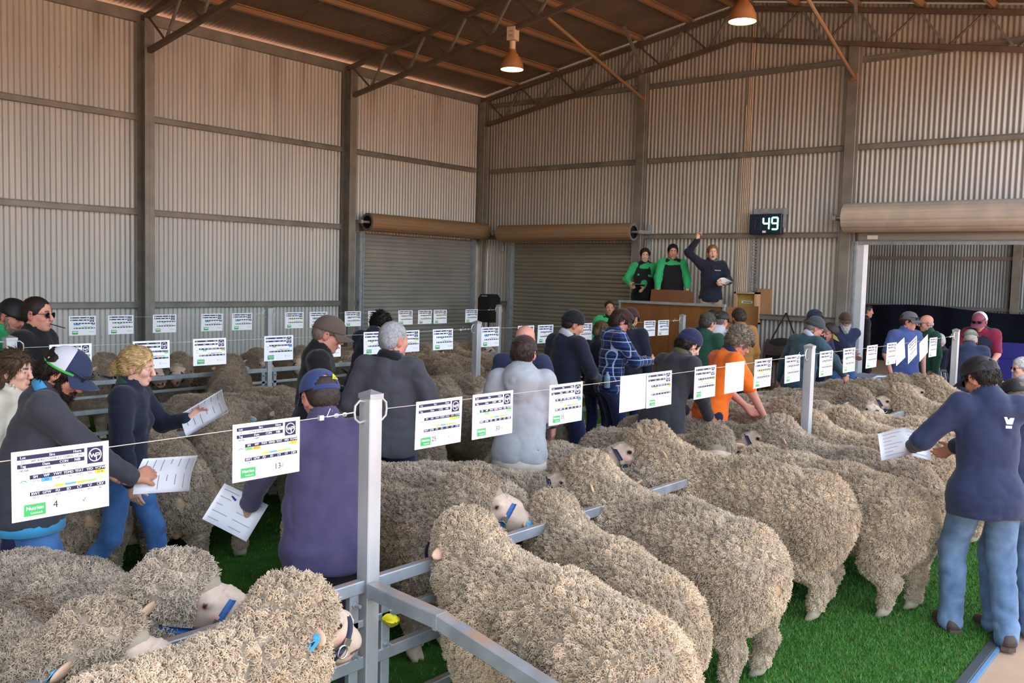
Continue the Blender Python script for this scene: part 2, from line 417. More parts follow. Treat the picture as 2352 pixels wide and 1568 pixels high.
def drum(L, r, mt, n=44):
    m = MB(); prof = []
    a = np.arange(n*2)*math.pi/n; rr = r+np.where(np.arange(n*2) % 8 < 1, -.006, 0.004)
    P0 = np.stack([np.zeros(n*2), rr*np.cos(a), rr*np.sin(a)], 1); P1 = P0+(L, 0, 0); k = n*2
    m.add(np.concatenate([P0, P1]), [(i, k+i, k+(i+1) % k, (i+1) % k) for i in range(k)])
    Q0 = P0*(1, .72, .72); Q1 = Q0+(L, 0, 0)
    m.add(np.concatenate([P0, Q0]), [(i, (i+1) % k, k+(i+1) % k, k+i) for i in range(k)], 1)
    m.add(np.concatenate([P1, Q1]), [(i, k+i, k+(i+1) % k, (i+1) % k) for i in range(k)], 1)
    m.add(Q0+(.05, 0, 0), [tuple(range(k))], 2); m.add(Q1-(.05, 0, 0), [tuple(range(k))[::-1]], 2)
    m.add(np.concatenate([Q0, Q0+(.05, 0, 0)]), [(i, (i+1) % k, k+(i+1) % k, k+i) for i in range(k)], 2)
    m.add(np.concatenate([Q1, Q1-(.05, 0, 0)]), [(i, k+i, k+(i+1) % k, (i+1) % k) for i in range(k)], 2)
    return m
def roller_door(name, label, origin, rotz, W, H, mslat, mdrum, closed=True, rdrum=.16, zdrum=None, over=.12, nlow=3):
    """local: x along the door, -y into the room"""
    d = tag(empty(name, origin, rotz), label, kind='structure')
    if closed:
        n = int(H/.077); me = slat_mesh(W, H/n, mslat)
        for i in range(n): put('slat', me, d, (0, 0, i*H/n-.012))
    for xx in (-.05, W+.05):
        MB().box((xx, -.04, H/2), (.10, .10, H)).box((xx+(.03 if xx < 0 else -.03), -.1, H/2), (.03, .03, H)).build('guide_rail', M_GALV, d)
    zz = zdrum or H+.17
    dm = drum(W+2*over, rdrum, mdrum).build('drum', [mdrum, M_STEEL, M_BLACK], d, 'all'); dm.location = (-over, -.30, zz)
    for xx in (-over-.16, W+over+.16):
        MB().box((xx, -.18, zz), (.05, .34, .06)).box((xx, -.03, zz-.1), (.06, .05, .5)).tube([(xx, -.30, zz), (xx+(.25 if xx < 0 else -.25), -.30, zz)], .022, 8).build('drum_bracket', M_GALV, d)
    return d
roller_door('door_1', 'closed roller door in the long wall under a rusty brown roll', (XW+.02, D1A+.02, 0), math.pi/2, D1B-D1A-.06, 2.85, M_SLAT, M_DRUM)
roller_door('door_2', 'closed shade-toned roller door in the gable wall beside the rostrum', (D2A+.02, YB-.02, 0), 0, D2B-D2A-.06, 2.80, M_SLAT2, M_DRUM, over=.16)
d3 = roller_door('door_3', 'open roller door rolled up to its thick pale roll', (D3A+.06, YB-.04, 0), 0, D3B-D3A, 2.80, M_SLAT, M_DRUM3, closed=False, rdrum=.22, zdrum=3.15, over=.14)
me = slat_mesh(D3B-D3A, .16, M_SLAT)
put('slat', me, d3, (0, -.06, 2.79)); MB().box(((D3B-D3A)/2, -.07, 2.77), (D3B-D3A, .04, .05)).build('bottom_rail', M_GALV, d3)
MB().box((.22, -.085, 2.86), (.16, .004, .06)).build('sticker', M_WHITE, d3)
MB().box((.02, .02, 1.39), (.16, .2, 2.78), ch=.005).build('jamb', mat('pale_jamb', sr('c9cfd2'), .5, .2, .06), d3)

# ground and turf
M_GROUND = mat('pink_dust_concrete', sr('b99878'), .85, 0, .16, 2.2, .25, 30, col2=sr('a5866a'), coord='World')
M_EARTH = mat('red_earth', sr('b48c72'), .95, 0, .18, .6, coord='World')
M_TURFBASE = mat('turf_backing', sr('3a5f25'), .95, 0, .35, 8, .6, 220, col2=sr('4a7a2e'), coord='World', spec=.05)
fl = MB().box((-6, 10, -.03), (18, 46, .04)); floor = tag(fl.build('floor', M_GROUND), 'dusty pinkish concrete floor of the shed', kind='structure')
gy = MB(); gy.add([(-150, -150, -.055), (150, -150, -.055), (150, 150, -.055), (-150, 150, -.055)], [(0, 1, 2, 3)]); tag(gy.build('ground', M_EARTH), 'bare red earth yard around the shed', kind='structure')
tf = MB().box((-7.05, 4.3, 0.0), (11.78, 18.6, .012)); turf_mat = tf.build('turf_mat', M_TURFBASE, floor)
kb = MB().box((-1.135, 4.5, .004), (.055, 18.0, .03), ch=.004); kb.build('edging_strip', mat('dark_rubber_edge', sr('3c4144'), .7), floor)
MB().box((-1.095, 4.5, .003), (.02, 18.0, .02)).build('edging_strip', mat('blue_edge_line', sr('5f86a8'), .6), floor)
# short artificial grass, dense where it shows
def grass(n, x0, x1, y0, y1, h):
    p = RNG.random((n, 2))*(x1-x0, y1-y0)+(x0, y0); a = RNG.random(n)*2*math.pi; hh = h*(.6+.7*RNG.random(n))
    b = np.stack([np.cos(a), np.sin(a)], 1)*.0030; ln = RNG.normal(0, .45, (n, 2))*hh[:, None]
    V = np.zeros((n, 3, 3)); V[:, 0, :2] = p-b; V[:, 1, :2] = p+b; V[:, 2, :2] = p+ln; V[:, :2, 2] = .004; V[:, 2, 2] = hh+.006
    g = .55+.5*RNG.random(n); c = np.array(sr('4d8a35'))*g[:, None]; br = RNG.random(n) < .06; c[br] = np.array(sr('9a8a4a'))*g[br, None]
    cv = np.repeat(c, 3, 0)
    return V.reshape(-1, 3), np.arange(n*3).reshape(-1, 3), cv
M_GRASS = mat('turf_blade', rough=.6, attr=True, var=.05)
Vg, Fg, Cg = [], [], []; off = 0
for args in ((90000, -3.0, -1.165, 3.4, 8.4, .022), (45000, -7.4, -3.0, 1.4, 9.0, .022), (15000, -3.0, -1.165, 8.4, 13.0, .022)):
    a, b, c = grass(*args); Vg.append(a); Fg.append(b+off); Cg.append(c); off += len(a)
tag(put('artificial_turf', np_mesh('artificial_turf', np.concatenate(Vg), [np.concatenate(Fg)], [M_GRASS], col=np.concatenate(Cg))), 'short bright green artificial grass laid under the sheep', 'turf', kind='stuff')
# ------------------------------------------------------------------ smooth solids: signed distance blobs meshed with surface nets
class Blob:
    """a smooth union of round cones, ellipsoids and boxes on a grid; each carries a label used for colour"""
    def __init__(s, h): s.h = h; s.p = []
    def cone(s, a, b, r0, r1, k=.03, lab=0, sub=False, sq=None):
        a = np.array(a, float); b = np.array(b, float)
        s.p.append(('c', a, b, r0, r1, k, lab, sub, sq)); return s
    def ell(s, c, r, k=.03, lab=0, R=None, sub=False):
        s.p.append(('e', np.array(c, float), np.array(r, float)*np.ones(3), None if R is None else np.array(R, float), 0, k, lab, sub, None)); return s
    def chain(s, pts, rs, k=.02, lab=0):
        for i in range(len(pts)-1): s.cone(pts[i], pts[i+1], rs[i], rs[i+1], k, lab)
        return s
    def bounds(s):
        lo, hi = np.full(3, 1e9), np.full(3, -1e9)
        for q in s.p:
            if q[7]: continue
            if q[0] == 'c':
                m = max(q[3], q[4]); l = np.minimum(q[1], q[2])-m; u = np.maximum(q[1], q[2])+m
            else:
                m = q[2].max() if q[3] is not None else q[2]; l = q[1]-m; u = q[1]+m
            lo = np.minimum(lo, l); hi = np.maximum(hi, u)
        return lo-2.5*s.h, hi+2.5*s.h
    def field(s):
        lo, hi = s.bounds(); h = s.h
        n = np.ceil((hi-lo)/h).astype(int)+1
        ax = [lo[i]+h*np.arange(n[i]) for i in range(3)]
        F = np.full(n, 1.0, np.float32); L = np.zeros(n, np.int16); B = np.full(n, 1.0, np.float32)
        for q in s.p:
            typ, k, lab, sub = q[0], q[5], q[6], q[7]
            if typ == 'c':
                m = max(q[3], q[4])+k+2*h; l = np.minimum(q[1], q[2])-m; u = np.maximum(q[1], q[2])+m
            else:
                rr = q[2].max() if q[3] is not None else q[2]; l = q[1]-rr-k-2*h; u = q[1]+rr+k+2*h
            i0 = np.clip(np.floor((l-lo)/h).astype(int), 0, n); i1 = np.clip(np.ceil((u-lo)/h).astype(int)+1, 0, n)
            if (i1 <= i0).any(): continue
            sl = tuple(slice(i0[i], i1[i]) for i in range(3))
            X, Y, Z = np.meshgrid(ax[0][sl[0]], ax[1][sl[1]], ax[2][sl[2]], indexing='ij', sparse=True)
            if typ == 'c':
                a, b, r0, r1 = q[1:5]; d = b-a; dd = max(d@d, 1e-9)
                t = np.clip(((X-a[0])*d[0]+(Y-a[1])*d[1]+(Z-a[2])*d[2])/dd, 0, 1)
                ex, ey, ez = X-a[0]-t*d[0], Y-a[1]-t*d[1], Z-a[2]-t*d[2]
                if q[8] is not None: ex, ey, ez = ex/q[8][0], ey/q[8][1], ez/q[8][2]
                D = np.sqrt(ex*ex+ey*ey+ez*ez)-(r0+(r1-r0)*t)
            else:
                c, r, R = q[1], q[2], q[3]; x, y, z = X-c[0], Y-c[1], Z-c[2]
                if R is not None:
                    x, y, z = x*R[0, 0]+y*R[1, 0]+z*R[2, 0], x*R[0, 1]+y*R[1, 1]+z*R[2, 1], x*R[0, 2]+y*R[1, 2]+z*R[2, 2]
                k0 = np.sqrt((x/r[0])**2+(y/r[1])**2+(z/r[2])**2); k1 = np.sqrt((x/r[0]**2)**2+(y/r[1]**2)**2+(z/r[2]**2)**2)
                D = k0*(k0-1)/np.maximum(k1, 1e-6)
            f = F[sl]
            if sub:
                D = -D; hh = np.maximum(k-np.abs(f-D), 0)/max(k, 1e-6); F[sl] = np.maximum(f, D)+hh*hh*k*.25
                if lab:
                    m = D > f-.004; L[sl] = np.where(m, lab, L[sl])
            else:
                hh = np.maximum(k-np.abs(f-D), 0)/max(k, 1e-6); F[sl] = np.minimum(f, D)-hh*hh*k*.25
                m = D < B[sl]; L[sl] = np.where(m, lab, L[sl]); B[sl] = np.where(m, D, B[sl])
        return F, L, lo
    def mesh(s, smooth=1):
        F, L, lo = s.field(); h = s.h
        I = F < 0; n = np.array(F.shape)
        c = [I[a:n[0]-1+a, b:n[1]-1+b, d:n[2]-1+d] for a in (0, 1) for b in (0, 1) for d in (0, 1)]
        any_, all_ = np.logical_or.reduce(c), np.logical_and.reduce(c)
        act = any_ & ~all_
        ids = np.full(act.shape, -1, np.int32); idx = np.argwhere(act); ids[act] = np.arange(len(idx))
        acc = np.zeros((len(idx), 3)); cnt = np.zeros(len(idx))
        corners = [(a, b, d) for a in (0, 1) for b in (0, 1) for d in (0, 1)]
        val = {k: F[idx[:, 0]+k[0], idx[:, 1]+k[1], idx[:, 2]+k[2]] for k in corners}
        for p in corners:
            for q in corners:
                if sum(q)-sum(p) == 1 and all(q[i] >= p[i] for i in range(3)):
                    fa, fb = val[p], val[q]; m = (fa < 0) != (fb < 0); t = np.where(m, fa/np.where(m, fa-fb, 1), 0)
                    for i in range(3): acc[:, i] += np.where(m, p[i]+t*(q[i]-p[i]), 0)
                    cnt += m
        V = lo+h*(idx+acc/cnt[:, None])
        Q = []
        for ax in range(3):
            o = [0, 0, 0]; o[ax] = 1
            A = I[:n[0]-o[0], :n[1]-o[1], :n[2]-o[2]]; Bb = I[o[0]:, o[1]:, o[2]:]
            e = np.argwhere(A != Bb); e1, e2 = (ax+1) % 3, (ax+2) % 3
            ok = (e[:, e1] > 0) & (e[:, e2] > 0) & (e[:, e1] < n[e1]-1) & (e[:, e2] < n[e2]-1); e = e[ok]
            fl = A[e[:, 0], e[:, 1], e[:, 2]]
            def cell(d1, d2):
                k = e.copy(); k[:, e1] -= d1; k[:, e2] -= d2; return ids[k[:, 0], k[:, 1], k[:, 2]]
            q = np.stack([cell(1, 1), cell(0, 1), cell(0, 0), cell(1, 0)], 1); q[~fl] = q[~fl][:, ::-1]; Q.append(q)
        Q = np.concatenate(Q); Q = Q[(Q >= 0).all(1)]
        for _ in range(smooth): V = lap(V, Q, .5)
        g = np.clip(np.round((V-lo)/h).astype(int), 0, n-1)
        return V, Q, L[g[:, 0], g[:, 1], g[:, 2]].astype(int)
def lap(V, Q, f):
    S = np.zeros_like(V); C = np.zeros(len(V))
    for a in range(4):
        b = (a+1) % 4
        for i in range(3):
            S[:, i] += np.bincount(Q[:, a], V[Q[:, b], i], len(V))+np.bincount(Q[:, b], V[Q[:, a], i], len(V))
        C += np.bincount(Q[:, a], minlength=len(V))+np.bincount(Q[:, b], minlength=len(V))
    return V*(1-f)+f*S/np.maximum(C, 1)[:, None]
def vnormals(V, Q):
    n = np.cross(V[Q[:, 2]]-V[Q[:, 0]], V[Q[:, 3]]-V[Q[:, 1]]); N = np.zeros_like(V)
    for a in range(4):
        for i in range(3): N[:, i] += np.bincount(Q[:, a], n[:, i], len(V))
    return N/(np.linalg.norm(N, axis=1)[:, None]+1e-12)
_G = np.random.default_rng(5).random((32, 32, 32)).astype(np.float32)
def vnoise(P):
    i = np.floor(P).astype(int); f = P-i; f = f*f*(3-2*f); o = 0
    for a in (0, 1):
        for b in (0, 1):
            for c in (0, 1):
                wgt = (f[:, 0] if a else 1-f[:, 0])*(f[:, 1] if b else 1-f[:, 1])*(f[:, 2] if c else 1-f[:, 2])
                o = o+wgt*_G[(i[:, 0]+a) % 32, (i[:, 1]+b) % 32, (i[:, 2]+c) % 32]
    return o
def colour_soft(V, Q, lab, cols, it=2):
    c = np.array([cols[int(l)] for l in lab], float)
    for _ in range(it): c = lap(c, Q, .5)
    return c
def locks(P, N, D, L, Wd, seg=2, curl=.35, rng=RNG):
    """tapered curling strands at points P along directions D (n,3), length L, base width Wd -> V, tris, quads"""
    n = len(P); rnd = rng.normal(size=(n, 3)); D = D/(np.linalg.norm(D, axis=1)[:, None]+1e-9)
    A = np.cross(D, rnd); A /= np.linalg.norm(A, axis=1)[:, None]+1e-9; B = np.cross(D, A)
    bend = (A*rng.normal(size=(n, 1))+B*rng.normal(size=(n, 1)))*curl
    rows = []; prof = [.9, 1.0, .72, .0] if seg == 3 else [1.0, .85, .0]
    for k in range(seg+1):
        t = k/seg; c = P+D*(L*t)[:, None]+bend*(L*t*t)[:, None]
        if k == seg: rows.append(c[:, None, :]); continue
        wv = (Wd*prof[k]*.5)[:, None]
        rows.append(np.stack([c+A*wv, c+(-.5*A+.87*B)*wv, c+(-.5*A-.87*B)*wv], 1))
    V = np.concatenate(rows, 1); m = V.shape[1]; base = (np.arange(n)*m)[:, None]
    qs = [[3*k+a, 3*k+(a+1) % 3, 3*(k+1)+(a+1) % 3, 3*(k+1)+a] for k in range(seg-1) for a in range(3)]
    ts = [[3*(seg-1)+a, 3*(seg-1)+(a+1) % 3, 3*seg] for a in range(3)]
    Qf = (base[:, None, :]+np.array(qs)[None]).reshape(-1, 4); Tf = (base[:, None, :]+np.array(ts)[None]).reshape(-1, 3)
    return V.reshape(-1, 3), Tf, Qf, m
def sample_faces(V, Q, mask, n, rng=RNG):
    q = Q[mask]; ar = np.linalg.norm(np.cross(V[q[:, 2]]-V[q[:, 0]], V[q[:, 3]]-V[q[:, 1]]), axis=1)
    f = rng.choice(len(q), n, p=ar/ar.sum()); a, b = rng.random((2, n, 1)); q = q[f]
    return (V[q[:, 0]]*(1-a)+V[q[:, 1]]*a)*(1-b)+(V[q[:, 3]]*(1-a)+V[q[:, 2]]*a)*b, q[:, 0]

def soft_normals(me, V3, P, Nn, m, own=.55):
    """shade strands mostly like the surface they grow from"""
    c = np.repeat(P, m, 0); o = V3-c; N = np.repeat(Nn, m, 0); o = o-N*(o*N).sum(1)[:, None]; o /= np.linalg.norm(o, axis=1)[:, None]+1e-6
    n = N+o*own; n /= np.linalg.norm(n, axis=1)[:, None]
    me.normals_split_custom_set_from_vertices(n.astype(np.float32).tolist() if False else [tuple(q) for q in n.tolist()])

def strands(name, P, D, L, rad, col, mt, k=6, curl=.25, turns=1.4, rng=RNG):
    """curling fibres as hair curves: P roots, D directions, L lengths, col per fibre (n,3)"""
    n = len(P); D = D/(np.linalg.norm(D, axis=1)[:, None]+1e-9); A = np.cross(D, rng.normal(size=(n, 3))); A /= np.linalg.norm(A, axis=1)[:, None]+1e-9; B = np.cross(D, A)
    ph = rng.random(n)*2*math.pi; t = np.linspace(0, 1, k); w = turns*2*math.pi*(.7+.6*rng.random(n))
    an = ph[:, None]+w[:, None]*t[None]; amp = (curl*L)[:, None]*np.minimum(1, t*2.2)[None]
    X = P[:, None]+D[:, None]*(L[:, None]*t[None])[..., None]+(A[:, None]*(np.cos(an)-np.cos(ph)[:, None])[..., None]+B[:, None]*(np.sin(an)-np.sin(ph)[:, None])[..., None])*amp[..., None]
    hc = bpy.data.hair_curves.new(name); hc.add_curves([k]*n)
    hc.attributes['position'].data.foreach_set('vector', X.astype(np.float32).ravel())
    ra = hc.attributes.get('radius') or hc.attributes.new('radius', 'FLOAT', 'POINT')
    prof = np.interp(t, [0, .5, 1], [1.0, 1.0, .55]); ra.data.foreach_set('value', (np.asarray(rad)[:, None]*prof[None]).astype(np.float32).ravel())
    ca = hc.attributes.new('Col', 'FLOAT_COLOR', 'POINT'); sh = np.interp(t, [0, .35, 1], [.62, .92, 1.08]); cc = np.ones((n, k, 4), np.float32); cc[..., :3] = col[:, None]*sh[None, :, None]  # colour darkens towards the root, painting shade into the gaps between tufts
    ca.data.foreach_set('color', cc.ravel()); hc.materials.append(mt); return hc
# ------------------------------------------------------------------ sheep
def tinted(m):
    t = m.node_tree; b = t.nodes['Principled BSDF']; src = b.inputs['Base Color'].links[0].from_socket
    oi = t.nodes.new('ShaderNodeObjectInfo'); x = t.nodes.new('ShaderNodeMix'); x.data_type = 'RGBA'; x.blend_type = 'MULTIPLY'
    x.inputs['Factor'].default_value = 1; t.links.new(src, x.inputs[6]); t.links.new(oi.outputs['Color'], x.inputs[7]); t.links.new(x.outputs[2], b.inputs['Base Color'])
    return m
M_SKIN_S = mat('sheep_hide', rough=.75, attr=True, var=.08, vscale=30, bump=.25, bscale=90, bdist=.004, spec=.2)
M_WOOL = tinted(mat('wool', rough=.9, attr=True, var=.05, vscale=3, spec=.1))
M_HALTER = mat('blue_halter_webbing', sr('2f5a94'), .7, 0, .15, 60)
M_HALTER2 = mat('navy_halter_webbing', sr('252c44'), .7, 0, .15, 60)
M_RING = mat('halter_ring_metal', sr('c8c4b4'), .3, .9, .1)
M_TAG = mat('sky_blue_tag', sr('4fb4dc'), .45, 0, .06)
M_TAGG = mat('green_tag', sr('7fd49a'), .45, 0, .06)
M_INK = mat('black_ink', sr('16181c'), .6, 0, .05)
SC = {0: np.array(sr('a39480')), 1: np.array(sr('d3bba6')), 2: np.array(sr('dba49a')), 3: np.array(sr('d9cdb8')), 4: np.array(sr('2a1d12')), 5: np.array(sr('dcb898')), 6: np.array(sr('c9a883')), 7: np.array(sr('6c4a40')), 8: np.array(sr('d8ab9c'))}
def unit(v): v = np.array(v, float); return v/np.linalg.norm(v)
class SheepKind: pass
def sheep_kind(yaw, pitch, poll, nlock, seed, h=.013):
    rng = np.random.default_rng(seed); K = SheepKind()
    poll = np.array(poll, float); f = unit((math.cos(yaw)*math.cos(pitch), math.sin(yaw)*math.cos(pitch), -math.sin(pitch)))
    sd = unit((-math.sin(yaw), math.cos(yaw), 0)); upv = np.cross(f, sd)
    b = Blob(h)
    b.cone((-.93, 0, .60), (-.45, 0, .595), .235, .262, .06, 0, sq=(1, .96, 1.08)).cone((-.45, 0, .595), (.0, 0, .60), .262, .245, .06, 0, sq=(1, .94, 1.10))
    for s in (-1, 1):
        b.ell((-.93, s*.10, .52), (.19, .145, .25), .07)
        b.ell((.0, s*.10, .52), (.16, .13, .22), .07)
        b.cone((-.93, s*.135, .46), (-.86, s*.145, .33), .125, .085, .05).cone((-.86, s*.145, .33), (-1.0, s*.145, .24), .085, .058, .04)
        b.cone((-1.0, s*.145, .24), (-.965, s*.145, .10), .056, .05, .03).cone((-.965, s*.145, .10), (-.96, s*.145, .06), .047, .043, .02, 3)
        b.cone((.0, s*.125, .44), (.03, s*.125, .24), .10, .064, .05).cone((.03, s*.125, .24), (.03, s*.125, .10), .06, .05, .03).cone((.03, s*.125, .10), (.035, s*.125, .06), .047, .043, .02, 3)
        for q in (-1, 1):
            b.cone((-.955, s*.145+q*.02, .05), (-.925, s*.145+q*.024, .014), .03, .021, .012, 3); b.cone((.04, s*.125+q*.02, .05), (.072, s*.125+q*.024, .014), .03, .021, .012, 3)
    b.ell((-.99, 0, .40), (.05, .05, .13), .03, 6)
    b.ell((-1.15, 0, .57), (.022, .022, .035), .03, 6)
    base = np.array((.02, 0, .66)); mid = base*.45+poll*.55+np.array((.03, 0, -.02))
    b.cone(base, mid, .225, .178, .07).cone(mid, poll-f*.02-upv*.03, .178, .135, .06)
    b.ell((.13, 0, .50), (.11, .14, .17), .06)
    b.ell(poll+upv*.02+f*.005, (.138, .138, .128), .05)
    b.ell(poll+f*.09+upv*.035, (.085, .085, .07), .04)       # forelock
    b.ell(poll+f*.05-upv*.07, (.09, .10, .085), .05)
    V, Q, lab = b.mesh(1)
    V[:, 0] = np.where(V[:, 0] < 0, V[:, 0]*.88, V[:, 0])
    N = vnormals(V, Q)
    wool = lab == 0
    V = V+N*(((vnoise(V*13+seed)-.5)*.020+(vnoise(V*34+seed)-.5)*.012+(vnoise(V*70+seed)-.5)*.008)*wool)[:, None]
    C = colour_soft(V, Q, lab, SC)
    # legs below the knee fade to cream
    lo = np.clip((.30-V[:, 2])/.25, 0, 1)[:, None]; C = C*(1-lo*.5)+np.array(sr('b5a488'))*lo*.5
    # face, ears at a finer step
    hb = Blob(.0062); E = lambda a, s, u: poll+f*a+sd*s+upv*u
    hb.cone(E(.04, 0, .0), E(.19, 0, -.0), .094, .080, .03, 1).cone(E(.19, 0, -.0), E(.315, 0, -.018), .078, .060, .03, 1)
    hb.cone(E(.08, 0, -.06), E(.295, 0, -.066), .070, .044, .03, 1)
    hb.ell(E(.245, 0, .042), (.06, .04, .038), .03, 1)
    hb.ell(E(.350, 0, -.016), (.036, .046, .038), .02, 8).ell(E(.335, 0, -.074), (.034, .036, .022), .016, 8)
    for s in (-1, 1):
        hb.ell(E(.150, s*.070, .034), (.040, .024, .026), .02, 1).ell(E(.152, s*.084, .024), (.022, .014, .015), .008, 8).ell(E(.157, s*.0945, .025), (.0125, .0085, .0105), .002, 4)
        hb.ell(E(.205, s*.068, -.012), (.035, .016, .016), .02, 8)
        hb.ell(E(.368, s*.022, -.012), (.014, .008, .015), .005, 7, sub=True)
        hb.ell(E(.335, s*.032, -.048), (.03, .016, .0045), .004, 7, sub=True)
        ea = unit(sd*s*.93-f*.25-np.array((0, 0, .22))); eu = unit(np.cross(ea, f)); Re = np.stack([ea, unit(np.cross(eu, ea)), eu], 1)
        hb.ell(E(-.015, s*.118, -.02)+ea*.052, (.064, .012, .030), .010, 5, R=Re)
        hb.ell(E(.0, s*.125, -.02)+ea*.055+f*.010, (.042, .009, .017), .006, 2, R=Re, sub=True)
    for i in range(5): # nose wrinkles
        a = .20+.02*i
        hb.cone(E(a, -.04, .082-.30*(a-.2)), E(a, .04, .082-.30*(a-.2)), .0045, .0045, .012, 1)
    V2, Q2, lab2 = hb.mesh(1); C2 = colour_soft(V2, Q2, lab2, SC, 1)
    K.body = np_mesh('sheep_body', np.concatenate([V, V2]), [np.concatenate([Q, Q2+len(V)])], [M_SKIN_S], col=np.concatenate([C, C2]))
    # fleece: separate locks of wool
    lf = lab[Q]; mask = (lf == 0).all(1); cen = V[Q].mean(1)
    face = ((cen-poll)@f > .125) & (np.linalg.norm(cen-poll-f*.24, axis=1) < .17); mask &= ~face & (cen[:, 2] > .075)
    P, vi = sample_faces(V, Q, mask, nlock, rng); Nn = N[vi]
    nt_ = 3400; Pc, vc = sample_faces(V, Q, mask, nt_, rng); Nc = N[vc]
    kd = kdtree.KDTree(nt_)
    for i, q in enumerate(Pc.tolist()): kd.insert(q, i)
    kd.balance(); near = np.array([kd.find(q)[1] for q in P.tolist()])
    hang = np.clip(1-Nc[:, 2], 0, 1.1)[:, None]; leg = P[:, 2] < .33
    tilt = rng.normal(size=(nt_, 3))*.013; tip = Pc+Nc*.026+tilt+np.array((0, 0, -1.0))*hang*.020
    spread = tip[near]-P+rng.normal(size=P.shape)*.0065
    D = spread; L = np.linalg.norm(D, axis=1)*np.where(leg, .7, .95)*(.8+.4*rng.random(nlock)); L = np.clip(L, .008, .042); W = .0085*(.75+.5*rng.random(nlock))
    hangs = hang[near]*1.0
    D = spread/np.maximum(np.linalg.norm(spread, axis=1), 1e-6)[:, None]; D = D*.8+Nn*.35+rng.normal(size=P.shape)*.16
    L = np.where(leg, .017, .027)*(.75+.5*rng.random(nlock))
    g = (.70+.45*vnoise(P*9+seed*3))*(.88+.24*rng.random(nlock))*(.82+.36*rng.random(nt_))[near]; c0 = np.array(sr('d4c4ad')); c1 = np.array(sr('bbaa94')); mixv = vnoise(P*4+9)[:, None]
    cl = (c0*mixv+c1*(1-mixv))*g[:, None]
    orange = (vnoise(P*3.1+40) > .68)[:, None]; cl = np.where(orange, cl*np.array((1.04, .97, .88)), cl)*1.10
    K.fleece = strands('fleece', P-Nn*.003, D, L, .0019*(.7+.6*rng.random(nlock)), cl, M_WOOL, 6, .16, 1.3, rng)
    K.poll, K.f, K.sd, K.up, K.E = poll, f, sd, upv, E
    # halter: noseband, cheek strap, throat strap, rings
    def band(pts, wdt, t=.0035):
        P_ = np.array(pts); T_ = np.gradient(P_, axis=0); T_ /= np.linalg.norm(T_, axis=1)[:, None]
        return P_, T_
    hm = MB()
    a = np.linspace(0, 2*math.pi, 29)
    for da in (0,):
        ring = np.array([E(.225+.02*math.cos(t), .092*math.sin(t), -.028+.108*math.cos(t)) for t in a])
        hm.sheet(np.stack([ring-f*.013, ring+f*.013], 1), .004)
    for s in (-1, 1):
        st = np.array([E(.225, s*.094, -.045), E(.15, s*.108, -.08), E(.07, s*.140, -.09), E(.03, s*.150, -.092)])
        hm.sheet(np.stack([st-upv*.012, st+upv*.012], 1), .004)
    th = np.array([E(.205, 0, -.133), E(.185, 0, -.17), E(.17, .0, -.22)]); hm.sheet(np.stack([th-sd*.013, th+sd*.013], 1), .004)
    K.halter = hm.mesh('halter', [M_HALTER], 'all'); K.halter2 = hm.mesh('halter', [M_HALTER2], 'all')
    K.rings = []
    for s in (-1, 1):
        rm = MB()
        c = E(.215, s*.100, -.058); rm.tube([c+(f*math.cos(t)+upv*math.sin(t))*.024 for t in np.linspace(0, 2*math.pi, 15)[:-1]], .0035, 6, closed=True)
        rm.box(E(.225, s*.098, -.02), (.03, .006, .026), np.stack([f, sd, upv], 1))
        K.rings.append(rm.mesh('halter_ring', [M_RING], True))
    def tagm(s, mt):
        ea = unit(sd*s*.93-f*.25-np.array((0, 0, .22))); c = E(-.015, s*.118, -.02)+ea*.075-f*.018
        m = MB(); nn = unit(-f+np.array((0, 0, .35))); x = unit(ea-nn*(ea@nn)); R = np.stack([x, nn, np.cross(x, nn)], 1)
        if R[2, 2] < 0: R[:, 0] *= -1; R[:, 2] *= -1
        m.prism([(-.024, -.03), (.024, -.03), (.024, .015), (.008, .032), (-.008, .032), (-.024, .015)], -.0015, .0015, T=lambda p: c+R@np.array((p[0], p[2], p[1]-.018)))
        m.tube([c+R@np.array((0, -.006, 0)), c+R@np.array((0, .006, 0))], .008, 8); return m.mesh('ear_tag', [mt]), c, R
    K.tagL, K.tagR = tagm(1, M_TAG), tagm(-1, M_TAG)
    return K
KINDS = {
 'fwd': sheep_kind(0.0, .50, (.27, 0, .875), 75000, 3),
 'left': sheep_kind(.62, .34, (.26, .05, .915), 75000, 4),
 'right': sheep_kind(-1.0, .58, (.24, -.06, .885), 60000, 6),
 'low': sheep_kind(.25, .80, (.34, .02, .76), 60000, 7),
}
def sheep(kind, x, y, rz, label, group, tint=(1, 1, 1), s=1.0, halter=1, tags='', z=0.0, mirror=False):
    K = KINDS[kind]; o = empty('sheep', (x, y, z), rz); tag(o, label, 'sheep', group); o.scale = (s, s*(-1 if mirror else 1), s)
    put('sheep_body', K.body, o); fl_ = put('fleece', K.fleece, o); fl_.color = (*tint, 1); fl_['kind'] = 'stuff'
    if halter:
        ha = put('halter', K.halter if halter == 1 else K.halter2, o); [put('halter_ring', r_, ha) for r_ in K.rings]
    if 'L' in tags: put('ear_tag', K.tagL[0], o)['label'] = 'sky blue ear tag'
    if 'R' in tags: put('ear_tag', K.tagR[0], o)['label'] = 'sky blue ear tag'
    return o
